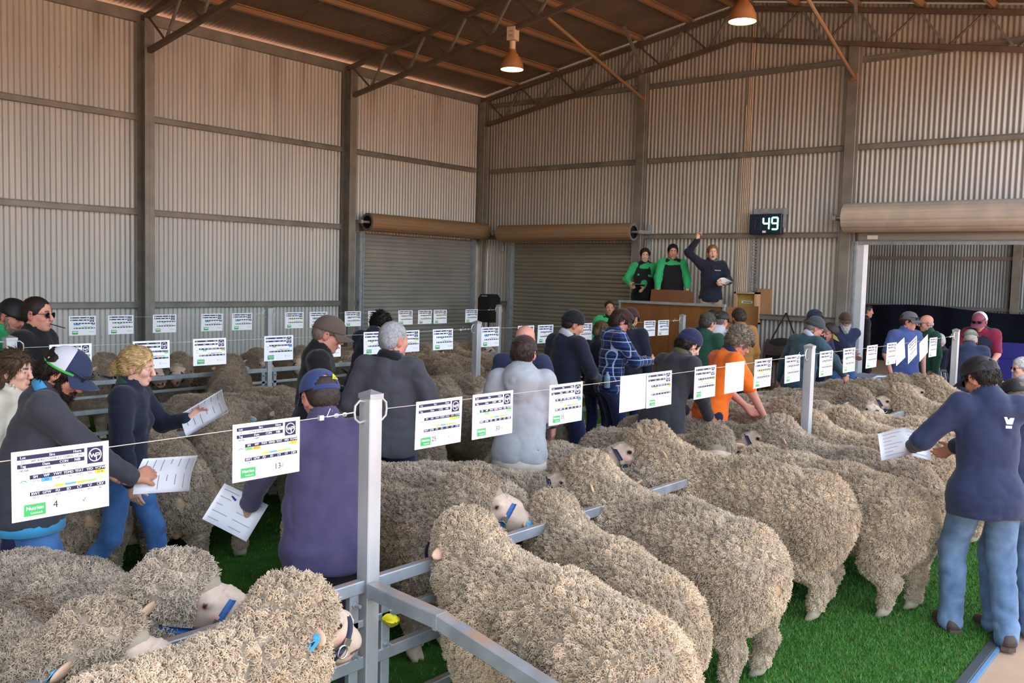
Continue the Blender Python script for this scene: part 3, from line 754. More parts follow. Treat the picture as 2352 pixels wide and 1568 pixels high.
# ------------------------------------------------------------------ people
def cloth(name, c, var=.12, rough=.85, bs=900, sheen=.15, c2=None, bump=.12):
    return mat('cloth_'+name, sr(c), rough, 0, var, 9, bump, bs, sheen=sheen, col2=sr(c2) if c2 else None, spec=.25, bdist=.002)
M_PSKIN = mat('human_skin', rough=.55, attr=True, var=.05, vscale=40, spec=.35, sss=.08)
M_HAIR = mat('hair', rough=.6, attr=True, var=.12, vscale=60, spec=.3)
M_LEATHER = mat('dark_brown_boot_leather', sr('4a3a33'), .6, 0, .2, 12, .2, 60)
M_SOLE = mat('boot_sole', sr('5b4d42'), .8, 0, .1)
M_LENS = mat('dark_lens', sr('15161a'), .12, 0, .05)
M_CLEAR = mat('clear_lens', (.95, .96, .97), .05, 0, 0, trans=.95)
M_FRAME = mat('dark_frame', sr('202024'), .4, 0, .05)
SKINS = {'fair': ('e3b39c', 'c98472'), 'ruddy': ('d99a84', 'bb6f60'), 'tan': ('c98f72', 'a86a58'), 'dark': ('a97258', '8a5546')}
def rotm(yaw, pitch):
    """columns fwd, left, up; pitch > 0 looks down"""
    cy, sy, cp, sp = math.cos(yaw), math.sin(yaw), math.cos(pitch), math.sin(pitch)
    f = np.array((cy*cp, sy*cp, -sp)); l = np.array((-sy, cy, 0)); return np.stack([f, l, np.cross(f, l)], 1)
def ik(S, T, a, b, hint):
    d = T-S; L = np.linalg.norm(d); L2 = min(max(L, .08), (a+b)*.995); u = d/max(L, 1e-6)
    x = (a*a-b*b+L2*L2)/(2*L2); y = math.sqrt(max(a*a-x*x, 0)); h = np.array(hint, float); h = h-u*(h@u); h /= np.linalg.norm(h)+1e-9
    return S+u*x+h*y, S+u*L2
def hand_blob(Wp, d, pn, side, curl=.55, h=.0046, spread=.0):
    """Wp wrist, d along the hand, pn palm normal, side: unit vector to the thumb"""
    b = Blob(h); d = unit(d); pn = unit(pn-d*(pn@d)); s = unit(side-d*(side@d)-pn*(side@pn))
    b.cone(Wp-d*.03, Wp+d*.01, .027, .026, .02)
    for i in range(4): b.cone(Wp+d*.015+s*(.014-.010*i), Wp+d*.082+s*(.030-.0205*i), .0165, .0125, .018)
    b.cone(Wp+d*.02+s*.02, Wp+d*.052+s*.034, .018, .015, .015)
    for i, (ln, k0) in enumerate(((.072, 0), (.082, 1), (.076, 2), (.060, 3))):
        p = Wp+d*(.085-.004*abs(i-1))+s*(.030-.0205*i); ang = curl*(.75+.1*i); v = d+s*spread*(1.2-.8*i)
        for sgm, fr, r0, r1 in ((0, .45, .0105, .0095), (1, .31, .0095, .0085), (2, .24, .0085, .0070)):
            a2 = ang*(1+.9*sgm); v2 = unit(v)*math.cos(a2)+pn*math.sin(a2); q = p+v2*ln*fr
            b.cone(p, q, r0, r1, .004, 1 if sgm == 3 else 0); p = q
    p = Wp+d*.045+s*.036; v = unit(d*.72+s*.55+pn*.30)
    for fr, r0, r1, bend in ((.036, .0135, .0115, 0), (.030, .0115, .0085, .5)):
        v2 = unit(v+pn*bend*curl-s*bend*.4); q = p+v2*fr; b.cone(p, q, r0, r1, .006); p = q
    return b
def head_parts(C, R, skin, fine=.0062, beard=None, open_mouth=False, brow='3a2a20', sex='m', nb=None):
    P = lambda x, y, z: C+R@np.array((x, y, z), float)
    b = Blob(fine); k = 1.0 if sex == 'm' else .93
    b.ell(P(-.010, 0, .040), (.099, .077, .086), .03, 0, R).ell(P(.022, 0, -.045), (.070*k, .060*k, .078*k), .035, 0, R)
    b.ell(P(.066*k, 0, -.098*k), (.024, .030*k, .020), .02, 0, R)
    for s in (-1, 1):
        b.ell(P(.060, s*.040, -.022), (.026, .022, .022), .02, 0, R)
        b.cone(P(.083, s*.012, .030), P(.070, s*.048, .026), .010, .009, .012)
        b.ell(P(.099, s*.032, .006), (.012, .016, .009), .010, 0, R, sub=True)
        b.ell(P(.0765, s*.032, .006), (.0135,)*3, .004, 7).ell(P(.0865, s*.032, .006), (.005, .0058, .0052), .001, 2)
        b.cone(P(.0835, s*.018, .0125), P(.079, s*.046, .010), .0045, .004, .004, 0)
        b.cone(P(.094, s*.016, .031), P(.083, s*.048, .031), .0042, .003, .003, 3)
        Re = R@rotm(s*.35, .1)
        b.ell(P(-.008, s*.081, -.002), (.026, .009, .034), .006, 4, Re).ell(P(-.002, s*.090, .002), (.014, .006, .020), .004, 4, Re, sub=True)
        b.ell(P(-.006, s*.079, -.030), (.010, .007, .012), .006, 4, Re)
        b.ell(P(.102, s*.011, -.030), (.010, .008, .008), .006, 1)
    b.cone(P(.090, 0, .020), P(.112, 0, -.024), .0085, .012, .012, 0)
    b.ell(P(.090, 0, -.0555), (.010, .024, .006), .006, 5, R).ell(P(.088, 0, -.0675), (.010, .021, .007), .006, 5, R)
    if open_mouth: b.ell(P(.097, 0, -.0615), (.012, .014, .0045), .003, 6, R, sub=True)
    else: b.ell(P(.101, 0, -.0610), (.010, .024, .0018), .002, 5, R, sub=True)
    b.cone(P(-.022, 0, -.045), nb, .060*k, .060*k, .03)
    V, Q, lab = b.mesh(1)
    c0, c1 = (np.array(sr(x)) for x in SKINS[skin])
    cols = {0: c0, 1: c0*.5+c1*.5, 2: np.array(sr('2a221e')), 7: c0*.55+np.array(sr('cfc8c4'))*.3, 3: np.array(sr(brow)), 4: c0*.45+c1*.55, 5: c0*.45+c1*.5, 6: np.array(sr('5a3630'))}
    col = colour_soft(V, Q, lab, cols, 1)
    L = (V-C)@R
    if sex == 'm' and beard is None:     # shaven jaw a touch cooler, cheeks redder
        j = np.clip((-.045-L[:, 2])/.03, 0, 1)*np.clip((L[:, 0]-.0)/.05, 0, 1)*(lab == 0); col = col*(1-.16*j[:, None])
    ck = np.exp(-(((L[:, 0]-.07)/.03)**2+((np.abs(L[:, 1])-.045)/.022)**2+((L[:, 2]+.025)/.025)**2)); col = col*(1-.35*ck[:, None])+c1*.35*ck[:, None]
    return V, Q, col, P
def hair_mesh(C, R, style, colr, nlock, rng, fine=.0085, hat=None):
    P = lambda x, y, z: C+R@np.array((x, y, z), float); b = Blob(fine); c = np.array(sr(colr))
    if style == 'bald':
        b.ell(P(-.045, 0, -.018), (.062, .081, .042), .02, 0, R); b.ell(P(-.02, 0, .09), (.11, .085, .085), .01, 0, R, sub=True)
    else:
        th = {'short': .010, 'crop': .005, 'curly': .022, 'long': .016, 'bun': .014, 'fringe': .014}[style]
        b.ell(P(-.016, 0, .042), (.098+th, .077+th, .088+th), .02, 0, R)
        b.ell(P(-.052, 0, -.012), (.056+th*.6, .072+th*.7, .062), .03, 0, R)
        if style == 'long': b.ell(P(-.055, 0, -.09), (.062, .092, .12), .04, 0, R)
        if style == 'fringe': b.ell(P(-.062, 0, -.04), (.052, .078, .055), .03, 0, R)
        if style == 'bun': b.ell(P(-.125, 0, -.030), (.042, .038, .045), .02, 0, R).cone(P(-.11, 0, -.02), P(-.075, 0, .01), .022, .04, .02)
        b.ell(P(.125, 0, -.02), (.098, .088, .104), .010, 0, R, sub=True)
        if style not in ('long',):
            for s in (-1, 1): b.ell(P(.02, s*.095, -.045), (.055, .03, .055), .01, 0, R, sub=True)
    if hat == 'cap': b.ell(P(0, 0, .575), (.6, .6, .5), .004, 0, R, sub=True).ell(P(.16, 0, .02), (.11, .11, .06), .004, 0, R, sub=True)
    if hat == 'beanie': b.ell(P(0, 0, .525), (.6, .6, .5), .004, 0, R, sub=True).ell(P(.16, 0, .0), (.11, .11, .07), .004, 0, R, sub=True)
    V, Q, lab = b.mesh(1); N = vnormals(V, Q)
    V = V+N*((vnoise(V*60)-.5)*(.010 if style != 'crop' else .003))[:, None]
    g = (.75+.5*vnoise(V*np.array((90, 90, 30))))[:, None]; col = c*g
    fs = [Q]; Vs = [V]; cs = [col]
    if nlock:
        m = ((N[Q].mean(1)@R[:, 2]) > -.8) & (((V[Q].mean(1)-C)@R[:, 2]) < ({'cap': .026, 'beanie': .012}.get(hat, 9)))
        p, vi = sample_faces(V, Q, m, nlock, rng); n = N[vi]
        if style in ('bun',): fl = np.array([unit(P(-.115, 0, -.02)-q) for q in p])
        elif style == 'long': fl = np.tile(-R[:, 2]*.9-R[:, 0]*.3, (nlock, 1))
        else: fl = np.tile(-R[:, 2]*.8, (nlock, 1)) + R[:, 0]*np.clip(((p-C)@R[:, 2]-.06)/.04, 0, 1)[:, None]*1.6
        t = fl-n*(fl*n).sum(1)[:, None]
        D = t+n*{'curly': .7, 'bun': .03, 'long': .08}.get(style, .16)+rng.normal(size=p.shape)*{'curly': .35, 'bun': .07, 'crop': .12, 'long': .16}.get(style, .18)
        L = {'short': .022, 'crop': .010, 'curly': .024, 'long': .05, 'bun': .035, 'fringe': .026, 'bald': .012}[style]
        v3, t3, q3, mm = locks(p-n*.002, n, D, L*(.7+.6*rng.random(nlock)), np.full(nlock, .0048 if style != 'curly' else .0075), 2, {'curly': .9, 'bun': .06, 'long': .35}.get(style, .18), rng)
        cc = c*(.6+.8*rng.random((nlock, 1))); cs.append(np.repeat(cc, mm, 0)); off = len(V)
        Vs.append(v3); fs += [q3+off, t3+off]
    return np.concatenate(Vs), fs, np.concatenate(cs)
def beard_mesh(C, R, colr, nlock, rng, long=0.0):
    P = lambda x, y, z: C+R@np.array((x, y, z), float); b = Blob(.0075); c = np.array(sr(colr))
    b.ell(P(.045, 0, -.095), (.052, .052, .042+long*.3), .02, 0, R).cone(P(.05, 0, -.10), P(.055, 0, -.12-long), .042, .018, .02)
    for s in (-1, 1): b.cone(P(.015, s*.062, -.015), P(.04, s*.048, -.085), .014, .022, .02)
    b.cone(P(.093, -.026, -.050), P(.093, .026, -.050), .007, .007, .006)
    b.ell(P(.094, 0, -.063), (.02, .022, .008), .004, 0, R, sub=True)
    V, Q, lab = b.mesh(1); N = vnormals(V, Q); V = V+N*((vnoise(V*70)-.5)*.010)[:, None]; col = c*(.7+.6*vnoise(V*120))[:, None]
    p, vi = sample_faces(V, Q, np.ones(len(Q), bool), nlock, rng)
    v3, t3, q3, mm = locks(p, N[vi], N[vi]*.6-R[:, 2]*.7+rng.normal(size=p.shape)*.4, .018*(.7+.6*rng.random(nlock)), np.full(nlock, .004), 2, .8, rng)
    cc = np.repeat(c*(.6+.8*rng.random((nlock, 1))), mm, 0)
    return np.concatenate([V, v3]), [Q, q3+len(V), t3+len(V)], np.concatenate([col, cc])
def cap_parts(C, R, mats, root, hole=False, back_mat=None, tilt=.0, flip=False, side_mat=None):
    """baseball cap: crown, brim, button, strap; hole = snapback opening"""
    Rt = R@rotm(math.pi if flip else 0, 0)@rotm(0, tilt)
    P = lambda x, y, z: C+Rt@np.array((x, y, z), float)
    na, nz = 48, 12; m = MB(); V = []
    for j in range(nz+1):
        t = j/nz*math.pi/2; e = math.cos(t)**.75 if j < nz else 0.0; z = .038+.100*math.sin(t)**1.05
        for i in range(na):
            a = 2*math.pi*i/na; pan = 1-.012*abs(math.sin(3*a))**6*0
            x = (.113+(.005 if abs(a-math.pi) > 2.2 else 0))*math.cos(a)*e; V.append(P(x-.007, .094*math.sin(a)*e, z-.012*math.cos(a)*0-.018*(1-math.cos(a))*.5*(1-j/nz)))
    F, mi = [], []
    for j in range(nz):
        for i in range(na):
            a = 2*math.pi*(i+.5)/na
            if hole and abs(a-math.pi) < .62-.03*j*j and j < 5 and j > 0: continue
            F.append((j*na+i, j*na+(i+1) % na, (j+1)*na+(i+1) % na, (j+1)*na+i))
            mi.append(1 if (back_mat is not None and math.cos(a) < .30) else 0)
    me = bpy.data.meshes.new('cap'); me.from_pydata([tuple(v) for v in V], [], F); me.materials.append(mats[0]); me.materials.append(back_mat or mats[0])
    me.polygons.foreach_set('material_index', np.array(mi, dtype=np.int32)); me.polygons.foreach_set('use_smooth', np.ones(len(F), dtype=bool)); me.update()
    cap = put('cap', me, root); sm = cap.modifiers.new('s', 'SOLIDIFY'); sm.thickness = .004; sm.offset = 0
    G = []
    for k in range(7):
        row = []; r = k/6
        for i in range(17):
            a = (i/16-.5)*2*1.18; x0, y0 = .114*math.cos(a)-.006, .091*math.sin(a)
            ext = .078*math.cos(a*.93)**.6
            row.append(P(x0+ext*r, y0*(1+.06*r), .036-.018*(1-math.cos(a))*.5-.016*r-.034*(y0/.09)**2*r))
        G.append(row)
    MB().sheet(G, .004).build('brim', [mats[1]], cap, 'all')
    MB().lathe([(0.001, .006), (.006, .004), (.007, 0)], 10, P(-.006, 0, .137), R=Rt).build('button', [mats[1]], cap, 'all')
    MB().tube([P(.111*math.cos(a)-.008, .0925*math.sin(a), .034-.018*(1-math.cos(a))*.5) for a in np.linspace(math.pi-.75, math.pi+.75, 12)], .006, 6).build('strap', [mats[1]], cap, True)
    return cap, P
def beanie(C, R, mt, root):
    P = lambda x, y, z: C+R@np.array((x, y, z), float); b = Blob(.008)
    b.ell(P(-.014, 0, .050), (.112, .092, .100), .02, 0, R); b.ell(P(.05, 0, -.055), (.2, .2, .085), .004, 0, R, sub=True); b.ell(P(-.07, 0, -.07), (.14, .2, .085), .004, 0, R, sub=True)
    V, Q, _ = b.mesh(1); o = put('beanie', np_mesh('beanie', V, [Q], [mt]), root)
    Rt = R@rotm(0, -.16); c = MB().lathe([(.0, 0), (1.0, 0), (1.055, .012), (1.06, .03), (1.03, .044), (.9, .044)], 40)
    c.v = [tuple(C+Rt@np.array((-.016+p[0]*.108, p[1]*.088, p[2]*1.1+.016))) for p in c.v]; c.build('cuff', [mt], o, 'all'); return o
def glasses(C, R, root, name='sunglasses', lens=None, up=0.0, back=0.0, thick=.0025):
    P = lambda x, y, z: C+R@np.array((x-back, y, z+up), float); m = MB()
    for s in (-1, 1):
        ring = [P(.106-.012*abs(math.cos(t)), s*.033+.026*math.cos(t), .004+.019*math.sin(t)) for t in np.linspace(0, 2*math.pi, 17)[:-1]]
        m.tube(ring, thick, 6, closed=True); m.add(np.array(ring), [tuple(range(16))], 1)
        m.tube([P(.094, s*.060, .012), P(.04, s*.083, .014), P(-.01, s*.086, .008)], thick, 6)
    m.tube([P(.104, -.008, .008), P(.108, 0, .010), P(.104, .008, .008)], thick, 6)
    return m.build(name, [M_FRAME, lens or M_LENS], root, True)

NEAR = {1, 2, 3, 4, 5, 6, 7, 9, 11, 12, 15, 19, 20, 40, 41, 42}
PX = {1: (2237, 815), 2: (2322, 868), 3: (728, 843), 4: (185, 800), 5: (320, 797), 6: (35, 805), 7: (85, 680), 8: (38, 683), 9: (768, 722), 10: (885, 722), 11: (905, 737), 12: (1205, 765), 13: (1208, 745), 14: (1328, 712), 15: (1440, 708), 16: (1452, 704), 17: (1384, 738), 18: (1400, 690), 19: (1600, 757), 20: (1715, 757), 21: (1630, 718), 22: (1660, 712), 23: (1638, 709), 24: (1695, 708), 25: (1885, 728), 26: (1922, 745), 27: (1868, 708), 28: (1943, 714), 29: (1992, 699), 30: (2090, 713), 31: (2127, 722), 32: (2152, 765), 33: (2248, 716), 34: (2230, 757), 35: (2345, 820), 36: (2285, 755), 40: (1482, 570), 41: (1546, 560), 42: (1637, 562)}
def fit_px(root, s, yaw, z, c, px):
    # nudge the standing spot sideways and the stature so that the crown sits where the photograph has it
    s0 = s; r2 = unit(CR*(1, 1, 0)); f2 = unit(CF*(1, 1, 0)); k = np.array(root.location[:2])
    for i in range(8):
        w_ = np.array((k[0]+s*(math.cos(yaw)*c[0]-math.sin(yaw)*c[1]), k[1]+s*(math.sin(yaw)*c[0]+math.cos(yaw)*c[1]), z+s*c[2])); d = w_-EYE; dep = d@CF
        u, v = 1176+F_PX*(d@CR)/dep, 784-F_PX*(d@CU)/dep
        k = k+r2[:2]*(px[0]-u)*dep/F_PX; dz = -(px[1]-v)*dep/F_PX
        s1 = min(max(s+dz/c[2], s0*.93), s0*1.07); left = dz-(s1-s)*c[2]; s = s1
        if abs(left) > .004 and abs(w_[2]-EYE[2]) > .1 and z == 0: k = k+f2[:2]*np.clip(dep*left/(EYE[2]-w_[2]), -.5, .5)
    root.location = (k[0], k[1], z); root.scale = (s, s, s); return s
def person(label, x, y, yaw, H=1.76, z=0.0, lean=.08, twist=0.0, head=(0., .1), arms=None, feet=None, group=None, skin='ruddy', sex='m', fat=1.0,
           top=None, sleeve=None, sleeve_len=1.0, legs=None, shoes=None, hair=('short', '3a2c22', 500), beard=None, hat=None, collar=None, open_mouth=False,
           fine=.0125, hoodie=False, hem=.0, legs_on=True, hands=('curl', 'curl'), handdir=None, sit=False, jacket='jacket', seed=0, brow='3a2a20', coat=0.0, glass=None, shg=None, undershirt=None, fold=1.0, zip_front=None, headoff=(0, 0, 0)):
    near = seed in NEAR; fine = fine if near else max(fine, .0165); rng = np.random.default_rng(seed+77); root = empty('person', (x, y, z), yaw); s_ = H/1.75; root.scale = (s_, s_, s_); tag(root, label, 'person', group)
    PZ = .95 if not sit else .52; pel = np.array((0, 0, PZ)); Rl = rotm(twist, lean)   # columns fwd,left,up of the torso
    Rh = rotm(0, lean*.3)
    T = lambda a, b, c: pel+Rl@np.array((a, b, c), float)
    nb = T(-.02, 0, .50)+np.array((lean*.03, 0, 0)); sh = {1: T(-.015, .185, .455), -1: T(-.015, -.185, .455)}
    hy, hp = head; Rhd = rotm(twist+hy, lean*.45+hp); C = nb+np.array(headoff)+Rl[:, 2]*.055+Rhd[:, 2]*.085+Rhd[:, 0]*.035
    s_ = s_ if seed not in PX else fit_px(root, s_, yaw, z, C+Rhd[:, 2]*(.150 if hat else .135)-Rhd[:, 0]*.01, PX[seed])
    x, y = root.location[0], root.location[1]
    if arms is None: arms = {}
    J = {'C': C, 'R': Rhd, 'root': root, 'T': T}
    el, ha = {}, {}
    for s in (1, -1):
        a = arms.get(s, ((.06, s*.27, .80-.0*lean), (-.6, s*.5, -.2)))
        e, h = ik(sh[s], np.array(a[0], float), .285, .255, a[1]); el[s], ha[s] = e, h
    hipj = {s: pel+np.array((0, s*.09, -.03)) for s in (1, -1)}
    if feet is None: feet = {1: (.02, .11), -1: (-.02, -.11)}
    kn, an = {}, {}
    for s in (1, -1):
        ft = feet[s]; A = np.array((ft[0], ft[1], .085 if len(ft) < 3 else ft[2])); kn[s], an[s] = ik(hipj[s], A, .43, .435, (1, s*.15, 0))
    # skin: one figure, hidden parts kept slim and coarse
    bb = Blob(.026)
    bb.ell(T(0, 0, .28), (.10, .15, .2), .05, 0, Rl).ell(T(0, 0, .05), (.10, .14, .14), .05, 0, Rl).cone(T(0, 0, .42), nb, .07, .05, .05)
    for s in (1, -1): bb.cone(sh[s], el[s], .045, .036, .03)
    if legs_on:
        for s in (1, -1): bb.cone(hipj[s], kn[s], .075, .05, .04).cone(kn[s], an[s], .048, .035, .03)
    c0 = np.array(sr(SKINS[skin][0])); V, Q, lb = bb.mesh(0); parts = [(V, Q, np.tile(c0, (len(V), 1)))]
    fb = Blob(.0105 if near else .014)
    for s in (1, -1): fb.cone(el[s], ha[s], .041, .028, .02); fb.cone(sh[s]*.3+el[s]*.7, el[s], .043, .041, .02)
    V, Q, lb = fb.mesh(1); parts.append((V, Q, np.tile(c0*.96, (len(V), 1))))
    for s, st in ((1, hands[0]), (-1, hands[1])):
        if st is None: continue
        d = unit(ha[s]-el[s]); hd = (handdir or {}).get(s)
        pn = np.array(hd[1], float) if hd else np.array((.25, -s*.9, -.1)); d2 = unit(np.array(hd[0], float)) if hd else d
        side = np.cross(pn, d2)*(-s)
        if side @ np.array((1, 0, .6)) < 0 and not hd: side = -side
        hbb = hand_blob(ha[s], d2, pn, side, {'curl': .42, 'fist': .95, 'flat': .12, 'hold': .55, 'point': .2}[st], .0048 if near else .0068)
        V, Q, lb = hbb.mesh(1); L = np.linalg.norm(V-ha[s], axis=1)
        cc = np.tile(c0*.95, (len(V), 1)); kk = np.clip((L-.07)/.05, 0, 1)[:, None]; cc = cc*(1-.25*kk)+np.array(sr(SKINS[skin][1]))*.25*kk; parts.append((V, Q, cc)); J['hand%d' % s] = (ha[s], d2, pn)
    V, Q, cc, HP = head_parts(C, Rhd, skin, .0064 if near else .0088, beard, open_mouth, brow, sex, nb-unit(C-nb)*.03); parts.append((V, Q, cc))
    off, Vs, Qs, Cs = 0, [], [], []
    for V, Q, cc in parts: Vs.append(V); Qs.append(Q+off); Cs.append(cc); off += len(V)
    put('body', np_mesh('body', np.concatenate(Vs), [np.concatenate(Qs)], [M_PSKIN], col=np.concatenate(Cs)), root)
    # top garment
    g = Blob(fine); f = fat; k = .93 if sex == 'f' else 1.0
    g.ell(T(-.005, 0, .30), (.122*f**.5, .178*k, .20), .06, 1, Rl).ell(T(.0, 0, .42), (.105, .165*k, .09), .05, 1, Rl)
    g.ell(T(.02*(f-.6), 0, .12), (.132*f, .168*f*k, .20), .07, 1, Rl).ell(pel+Rh@np.array((.005, 0, -.07-hem*.5)), (.152*f**.8, .196*f**.7*(k if sex == 'm' else .95), .19+hem*.6), .06, 1, Rh)
    if sex == 'f': g.ell(T(.085, .07, .29), (.06, .065, .065), .04, 1, Rl).ell(T(.085, -.07, .29), (.06, .065, .065), .04, 1, Rl)
    g.cone(T(-.012, .13*k, .455), T(-.012, -.13*k, .455), .072, .072, .05, 1)
    for s in (1, -1):
        S2 = sh[s]*.94+T(0, 0, .40)*.06
        if sleeve_len > .6:
            w_ = ha[s]*.93+el[s]*.07
            g.cone(S2, el[s], .080, .067, .05, 2).cone(el[s], el[s]+(w_-el[s])*min(1, (sleeve_len-.5)*2), .067, .053, .03, 2)
        elif sleeve_len > .1:
            g.cone(S2, S2+(el[s]-S2)*.85, .076, .066, .05, 2)
        elif sleeve_len > 0: g.cone(S2, S2+(el[s]-S2)*.25, .076, .07, .05, 2)
    if coat: g.ell(pel+Rh@np.array((-.005, 0, -.12)), (.165, .21, .2+coat), .06, 1, Rh)
    g.ell(pel+np.array((0, 0, -1.125-hem-coat)), (1.0, 1.0, 1.0), .01, 1, sub=True)
    nd = unit(C-nb)
    g.cone(nb-nd*.05, nb+nd*(.040 if not hoodie else .05), .086, .075, .03, 3)
    if hoodie:
        g.ell(T(-.125, 0, .42), (.060, .115, .115), .04, 3, Rl).ell(T(-.11, 0, .50), (.05, .10, .05), .03, 3, Rl)
        rg = [T(-.02-.085*math.cos(t), .095*math.sin(t), .495+.03*math.cos(t)) for t in np.linspace(0, 2*math.pi, 13)]
        g.chain(rg, [.030]*13, .02, 3)
    if coat: g.ell(pel+Rh@np.array((-.005, 0, -.12)), (.165, .21, .2+coat), .06, 1, Rh)
    g.ell(pel+np.array((0, 0, -1.125-hem-coat)), (1.0, 1.0, 1.0), .01, 1, sub=True)
    nd = unit(C-nb)
    g.cone(nb-nd*.05, nb+nd*(.040 if not hoodie else .05), .086, .075, .03, 3)
    if hoodie:
        g.ell(T(-.115, 0, .47), (.065, .12, .085), .04, 3, Rl).ell(T(-.05, 0, .535), (.09, .105, .05), .03, 3, Rl)
        g.cone(T(-.12, 0, .46), T(-.135, 0, .34), .085, .03, .04, 3)
    # neck opening
    g.cone(nb+nd*.03, nb+nd*.14, .062, .068, .004, 3, sub=True)
    V, Q, lb = g.mesh(1); N = vnormals(V, Q)
    q1 = V*np.array((7, 7, 11.0))+seed*3.7; fd = (np.abs(vnoise(q1)-.5)*2)**.7; fd2 = np.abs(vnoise(V*np.array((16, 16, 22.0))+seed)-.5)
    V = V+N*((fd-.55)*.014*fold+(fd2-.25)*.010*fold)[:, None]
    top = top or M_BLACK; vest = sleeve is not None and sleeve is not top
    put('shirt' if vest else jacket, np_mesh(jacket, V, [Q], [sleeve if vest else top]), root)
    if vest:
        g2 = Blob(fine); e_ = .032
        g2.ell(T(-.005, 0, .29), (.122*f**.5+e_, .172*k+e_, .20), .06, 1, Rl).ell(T(.02*(f-.6), 0, .12), (.132*f+e_, .168*f*k+e_, .20), .07, 1, Rl).ell(pel+Rh@np.array((.005, 0, -.07-hem*.5)), (.152*f**.8+e_, .196*f**.7+e_, .19+hem*.6), .06, 1, Rh)
        g2.cone(T(-.012, .115*k, .452), T(-.012, -.115*k, .452), .082, .082, .05, 1).cone(nb-nd*.05, nb+nd*.03, .090, .082, .03, 1)
        g2.ell(pel+np.array((0, 0, -1.14-hem)), (1.0, 1.0, 1.0), .01, 1, sub=True)
        for s in (1, -1): g2.cone(sh[s]+np.array((0, s*.06, 0)), el[s]*.6+sh[s]*.4+np.array((0, s*.06, 0)), .085, .085, .02, 1, sub=True)
        V, Q, lb = g2.mesh(1); put('vest', np_mesh('vest', V, [Q], [top]), root)
    if collar is not None and collar is not top and not vest:
        ux = unit(np.cross((0, 1, 0), nd)); uy = np.cross(nd, ux); rings = []
        for (r_, h_) in ((.074, -.005), (.081, .0), (.080, .03), (.074, .052), (.069, .05), (.070, .02)):
            rings.append([nb+nd*(h_-.012*math.cos(t))+(ux*math.cos(t)+uy*math.sin(t))*r_*(1.12 if True else 1) for t in np.linspace(0, 2*math.pi, 29)])
        MB().sheet(rings, .003).build('collar', [collar], root, 'all')
    # rib knit hem
    if undershirt is not None:
        MB().lathe([(1, 0), (1.02, -.03), (.99, -.06), (.93, -.065)], 36).v
        m = MB().lathe([(1, .03), (1.02, -.03), (1.03, -.075), (.93, -.08)], 36); m.v = [tuple(pel+np.array((p[0]*.138*f**.8, p[1]*.180*f**.7, p[2]-.10-hem))) for p in m.v]
        m.build('shirt_tail', [undershirt], root, 'all')
    if legs_on:
        t = Blob(.0135 if seed in (1, 2, 3, 4, 5, 11) else .021); t.ell(pel+(0, 0, -.03), (.118*f**.6, .160*f**.5, .12), .05, 1).ell(pel+(-.04, .075, -.08), (.085, .085, .10), .04, 1).ell(pel+(-.04, -.075, -.08), (.085, .085, .10), .04, 1)
        for s in (1, -1):
            kd = 1.0 if sex == 'm' else .88
            t.cone(hipj[s]+(0, 0, -.02), kn[s], .102*kd*f**.3, .082*kd, .04, 1).cone(kn[s], an[s]*1.0+kn[s]*.0+np.array((0, 0, -.03)), .080*kd, .074*kd, .03, 1)
        V, Q, lb = t.mesh(1); N = vnormals(V, Q); fd = np.abs(vnoise(V*np.array((10, 10, 15.0))+seed*2.1)-.5); lowz = np.clip((.55-V[:, 2])/.5, 0, 1)
        V = V+N*((fd-.25)*.020*(1+.8*lowz))[:, None]
        put('trousers', np_mesh('trousers', V, [Q], [legs or M_BLACK]), root)
        for s in (1, -1):
            A = an[s]; fwd = unit(np.array((1, s*.18, 0))); zf = A[2]-.085
            b = Blob(.009 if seed in (1, 2, 5) else .015); b.cone(A*.88+kn[s]*.12, A+(-.012, 0, -.02), .044, .050, .03, 1).cone(A+(-.03, 0, -.04), A+fwd*.15+(0, 0, -.045), .046, .036, .03, 1).ell(A+fwd*.14+(0, 0, -.045), (.05, .042, .032), .02, 1)
            V, Q, lb = b.mesh(1); V[:, 2] = np.maximum(V[:, 2], zf+.012); bo = put('boot', np_mesh('boot', V, [Q], [shoes or M_LEATHER]), root)
            pl = [(A+fwd*(a_)+np.cross(fwd, (0, 0, 1))*b_)[:2] for a_, b_ in ((-.085, .0), (-.07, .04), (0, .043), (.10, .052), (.17, .035), (.20, 0), (.17, -.035), (.10, -.05), (0, -.043), (-.07, -.04))]
            MB().prism(pl, zf+.004, zf+.028).build('sole', [M_SOLE], bo)
    # hair, beard, hat
    if hair:
        V, F_, cc = hair_mesh(C, Rhd, hair[0], hair[1], hair[2], rng, .0085 if near else .011, hat[0] if hat else None); hm_ = np_mesh('hair', V, F_, [M_HAIR], col=cc); put('hair', hm_, root)
    if beard:
        V, F_, cc = beard_mesh(C, Rhd, beard[0], beard[1], rng, beard[2]); put('beard', np_mesh('beard', V, F_, [M_HAIR], col=cc), root)
    if hat:
        if hat[0] == 'cap': J['cap'] = cap_parts(C, Rhd, hat[1], root, **(hat[2] if len(hat) > 2 else {}))
        elif hat[0] == 'beanie': J['cap'] = (beanie(C, Rhd, hat[1], root), HP)
    if glass: glasses(C, Rhd, root, 'spectacles', M_CLEAR if glass == 'clear' else M_LENS, thick=.0022)
    if shg: glasses(C, Rhd, root, 'sunglasses', M_LENS, up=shg[0], back=shg[1], thick=.0035)
    J['W'] = lambda p: np.array((x, y, z))+s_*np.array((math.cos(yaw)*p[0]-math.sin(yaw)*p[1], math.sin(yaw)*p[0]+math.cos(yaw)*p[1], p[2]))
    J['ha'], J['el'], J['pel'] = ha, el, pel
    return J
